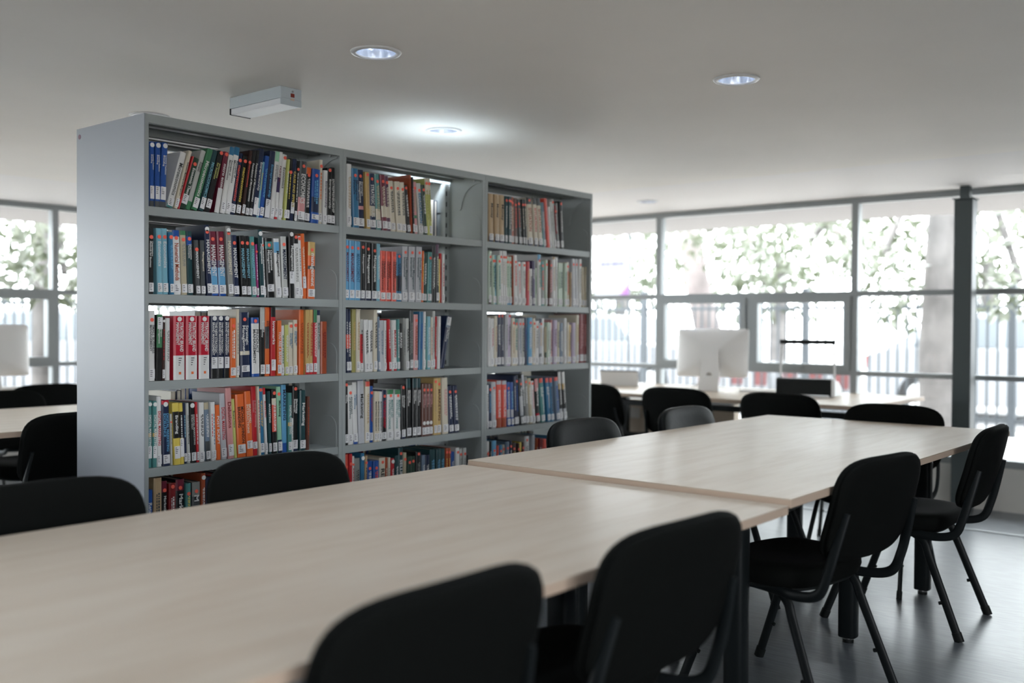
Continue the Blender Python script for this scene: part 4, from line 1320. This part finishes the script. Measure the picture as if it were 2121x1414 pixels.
rb = random.Random(4)
def book_shape(bk):
    """returns builders for cover, pages, label, dot; local origin at the left front foot"""
    t, h = bk['th'], bk['h']; D = DEP * (0.9 + 0.22 * min(1, h / 0.25)) * rb.uniform(0.96, 1.02); tb = min(0.0022, t * 0.2)
    bands = []; lab = None; dots = []
    for o in bk['opt']:
        if o[0] == 'b':
            q = o[1:]; i = q.index('-'); a = q[:i]; c = q[i + 1:]; j = 0
            while c[j].isdigit(): j += 1
            bands.append((int(a) / 100, int(c[:j]) / 100, c[j:]))
        elif o[0] == 'd': dots.append((1 - int(o[1:]) / 100, M_DOT))
        elif o[0] == 'w': dots.append((1 - int(o[1:]) / 100, M_WDOT))
        elif o[0] == 'l': i, j = o[1:].split('-'); lab = (1 - int(j) / 100, 1 - int(i) / 100)
    if lab is None and 'n' not in bk['opt'] and 'k' not in bk['opt']: lab = (0.035, 0.17)
    zs = sorted({0.0, 1.0} | {a for a, c, m in bands} | {c for a, c, m in bands})
    def colour(f):
        m = bk['col']
        for a, c, k in bands:
            if a <= f <= c: m = k
        return bmat(m)
    r = min(0.004, t * 0.3)
    prof = [(0, D), (0, r), (t * 0.18, 0.0006), (t * 0.5, 0), (t * 0.82, 0.0006), (t, r), (t, D), (t - tb, D), (t - tb, tb + 0.003), (tb, tb + 0.003), (tb, D)]
    cv = MB(); n = len(prof)
    for a, c in zip(zs, zs[1:]):
        m = colour((a + c) / 2)
        vs = [(x, y, a * h) for x, y in prof] + [(x, y, c * h) for x, y in prof]
        for j in range(n):
            mm = m if 1 <= j <= 4 else bmat(bk['col'])
            k = (j + 1) % n
            cv.add([vs[j], vs[k], vs[n + k], vs[n + j]], [(0, 1, 2, 3)], mm)
    for zz, e in ((0, 0), (h, 1)):
        m = colour(0.001 if not e else 0.999)
        cv.add([(x, y, zz) for x, y in prof], [(0, 1, 9, 10), (5, 6, 7, 8), (1, 2, 3, 4, 5, 8, 9)], m)
    pg = MB(); pg.box((tb, tb + 0.003, 0.003), (t - tb, D - 0.003, h - 0.003), M_PAGE)
    lb = None
    if lab and t > 0.0075:
        lb = MB(); wd = min(t * 0.88, 0.034) / 2; c = t / 2; z0, z1 = lab[0] * h, lab[1] * h
        if z1 - z0 < 0.02: z1 = z0 + 0.02
        lb.box((c - wd, -0.0008, z0), (c + wd, 0.0012, z1), M_LAB)
        k = 4; 
        for q in range(k):
            zz = z1 - (q + 0.8) * min(0.0062, (z1 - z0) / (k + 1)); e = wd * rb.uniform(0.1, 0.75)
            lb.box((c - wd * 0.72, -0.0012, zz - 0.0017), (c - wd * 0.4 + e, -0.0008, zz + 0.0005), M_INK)
    dt = []
    for f, m in dots:
            dt.append(MB())
            rr = min(0.0068 if m is M_DOT else 0.0085, t * 0.47); c = (t / 2, -0.0009, f * h)
            dt[-1].cyl((c[0], 0.0012, c[2]), c, rr, m, n=14)
    bar = None
    if not bk['title'] and t > 0.006:
        # lettering too small to read: a broken line of print
        bar = MB(); m = ink(bk['tcol']); z1 = h * 0.80; ze = h * rb.uniform(0.26, 0.45)
        for line in range(1 if t < 0.016 else 2):
            cx = t * (0.5 if t < 0.016 else (0.62, 0.36)[line]); hw = t * (0.13 if t < 0.016 else (0.10, 0.055)[line]); zz = z1 - 0.004 * line
            while zz > ze:
                L = rb.uniform(0.0035, 0.013)
                bar.box((cx - hw, -0.0006, zz - L), (cx + hw, 0.0012, zz), m); zz -= L + rb.uniform(0.002, 0.0035)
    return cv, pg, lb, dt, bar

TITLES = []
STUFF = MB()
def tilt_matrix(bk):
    """stand the book on its lower corner so that it leans without sinking into the shelf"""
    l, t = bk['lean'], bk['th']
    if l >= 0:   # pivot on the right foot
        return Matrix.Translation((bk['x'] + t / math.cos(l), YS + rb.uniform(-0.004, 0.005), bk['z'] + 0.0008)) @ Matrix.Rotation(l, 4, 'Y') @ Matrix.Translation((-t, 0, 0))
    return Matrix.Translation((bk['x'], YS + rb.uniform(-0.004, 0.005), bk['z'] + 0.0008)) @ Matrix.Rotation(l, 4, 'Y')
for bk in BOOKS:
    cv, pg, lb, dt, bar = book_shape(bk)
    Mx = tilt_matrix(bk)
    if not bk['single']:
        for b in [cv, pg, lb, bar] + dt:
            if b:
                base = len(STUFF.v); STUFF.v += [tuple(Mx @ Vector(p)) for p in b.v]
                for f, mi, sm in zip(b.f, b.mi, b.sm):
                    STUFF.f.append(tuple(i + base for i in f)); STUFF.mi.append(STUFF.slot(b.mats[mi])); STUFF.sm.append(sm)
        continue
    o = cv.build('book')
    o.matrix_world = Mx
    size = 'thin ' if bk['th'] < 0.013 else ('thick ' if bk['th'] > 0.026 else '')
    if bk['title'] and not any(q in bk['title'] for q in HUSH) and len(bk['title'].split()) <= 3 and len(bk['title']) > 1:
        desc = '%s%s book titled %s' % (size, WORD[bk['col']], bk['title'].title())
    else:
        bands = [q for q in bk['opt'] if q[0] == 'b']
        extra = ' with an orange dot' if any(q[0] == 'd' for q in bk['opt']) else (' with a pale label' if lb else '')
        desc = '%s%s book%s' % (size, WORD[bk['col']], extra)
    if bk['n'] == bk['cnt']:
        pos = 'last on the %s shelf, %s bookcase' % (ROWN[bk['row']], BAYN[bk['bay']])
    else:
        pos = '%s from left, %s shelf, %s bookcase' % (ordinal(bk['n']), ROWN[bk['row']], BAYN[bk['bay']])
    tag(o, desc + ', ' + pos, 'book', 'books on the %s shelf of the %s bookcase' % (ROWN[bk['row']], BAYN[bk['bay']]))
    pg.build('pages', o)
    if lb: lb.build('call_label', o)
    for d_ in dt: d_.build('round_sticker', o)
    if bar: bar.build('spine_print', o)
    if bk['title']: TITLES.append((o, bk))
    if 'k' in bk['opt']:
        b = MB(); t_, h_ = bk['th'], bk['h']
        for q in range(4): b.box((t_ * 0.42, -0.0006, h_ * (0.345 - q * 0.035) - 0.003), (t_ * (0.7 - 0.06 * q), 0.0012, h_ * (0.345 - q * 0.035)), M_INK)
        b.box((t_ * 0.44, -0.0006, h_ * 0.085), (t_ * 0.64, 0.0012, h_ * 0.125), ink('orange')); b.build('spine_print', o)
# the backs of the books on the far side of the same shelves close the view through
for bay in range(3):
    for row in range(6):
        x = BX + bay * BW + PT + 0.006 + rb.uniform(0.0, 0.02); end = BX + (bay + 1) * BW - PT - 0.02
        gap0, gap1 = {(0, 0): (0.05, 0.20), (0, 2): (0.0, 0.42), (0, 3): (0.05, 0.3), (1, 0): (0.62, 0.9), (1, 2): (0.05, 0.22), (1, 3): (0.0, 0.3), (2, 2): (0.0, 0.35), (2, 3): (0.0, 0.35)}.get((bay, row), (0.8, 1.0))
        while True:
            t_ = rb.uniform(0.012, 0.03); f = (x - (BX + bay * BW)) / BW
            if x + t_ > end: break
            if gap0 < f < gap1: x += 0.02; continue
            bk = dict(th=t_, h=rb.uniform(0.19, 0.258), opt=['n'], col=rb.choice(['black', 'navy', 'dgrey', 'brown', 'dteal', 'white', 'grey', 'maroon', 'blue', 'cream']), title='x', tcol='white')
            cv, pg, lb, dt, bar = book_shape(bk)
            Mx = Matrix.Translation((x + t_, BY + BD - 0.014, SHZ[row] + 0.0008)) @ Matrix.Rotation(PI, 4, 'Z')
            for b in (cv, pg):
                base = len(STUFF.v); STUFF.v += [tuple(Mx @ Vector(p)) for p in b.v]
                for q, mi, sm in zip(b.f, b.mi, b.sm):
                    STUFF.f.append(tuple(i + base for i in q)); STUFF.mi.append(STUFF.slot(b.mats[mi])); STUFF.sm.append(sm)
            x += t_ + rb.choice([0.0006, 0.0006, 0.0006, 0.004])
if STUFF.v:
    o = STUFF.build('remaining_books')
    tag(o, 'remaining books on the backs and in the gaps of the grey metal shelves', 'books', kind='stuff')

# spine titles: text turned into meshes in one pass
tmp = []
for o, bk in TITLES:
    cu = bpy.data.curves.new('t', 'FONT'); ws = bk['title'].split()
    if len(bk['title']) > 17 and len(ws) > 1 and bk['th'] > 0.015:      # two lines of print
        k = min(range(1, len(ws)), key=lambda i: abs(len(' '.join(ws[:i])) - len(' '.join(ws[i:]))))
        bk['two'] = True; ws = [' '.join(ws[:k]), ' '.join(ws[k:])]
        cu.body = '\n'.join(ws); cu.space_line = 0.85
    else: cu.body = bk['title']
    cu.offset = 0.0; cu.size = 1.0; cu.resolution_u = 2; cu.offset = 0.022
    cu.align_x = 'LEFT'; cu.space_character = 1.0
    to = bpy.data.objects.new('t', cu); COL.objects.link(to); tmp.append(to)
dg = bpy.context.evaluated_depsgraph_get()
for (o, bk), to in zip(TITLES, tmp):
    me = bpy.data.meshes.new_from_object(to.evaluated_get(dg))
    xs = [v.co.x for v in me.vertices]; ys = [v.co.y for v in me.vertices]
    L = max(xs) - min(xs); Hc = max(ys) - min(ys); cy = (max(ys) + min(ys)) / 2
    t, h = bk['th'], bk['h']
    lines = 1
    z_top, z_end = 0.80 * h, 0.22 * h
    if bk['title'].startswith('STRATEGIC BRAND'): z_top, z_end = 0.90 * h, 0.44 * h
    if bk['title'].startswith('THE NEW'): z_top, z_end = 0.90 * h, 0.37 * h
    if bk['title'] in ('MANAGEMENT', 'Management', 'Marketing', 'ECONOMICS', 'FASHION', 'SITUATION', 'DIGITAL MARKETING'): z_top, z_end = 0.79 * h, 0.30 * h
    if bk['title'] == 'MARKETING' and bk['col'] == 'sky': z_top, z_end = 0.93 * h, 0.2 * h
    sx = (z_top - z_end) / L
    sy = min(sx * 1.5, t * (0.74 if bk.get('two') else 0.6) / Hc)
    sx = min(sx, sy * 1.25)
    vals = []
    zc = 0.0
    for v in me.vertices:
        x, y = v.co.x - min(xs), v.co.y - cy
        vals.append((t / 2 + y * sy, -0.0010, z_top - x * sx))
    for v, q in zip(me.vertices, vals): v.co = q
    me.materials.clear(); me.materials.append(ink(bk['tcol']))
    me.update()
    ob = bpy.data.objects.new('spine_title', me); COL.objects.link(ob); ob.parent = o
    for p in me.polygons: p.use_smooth = False
for to in tmp:
    cu = to.data; bpy.data.objects.remove(to); bpy.data.curves.remove(cu)
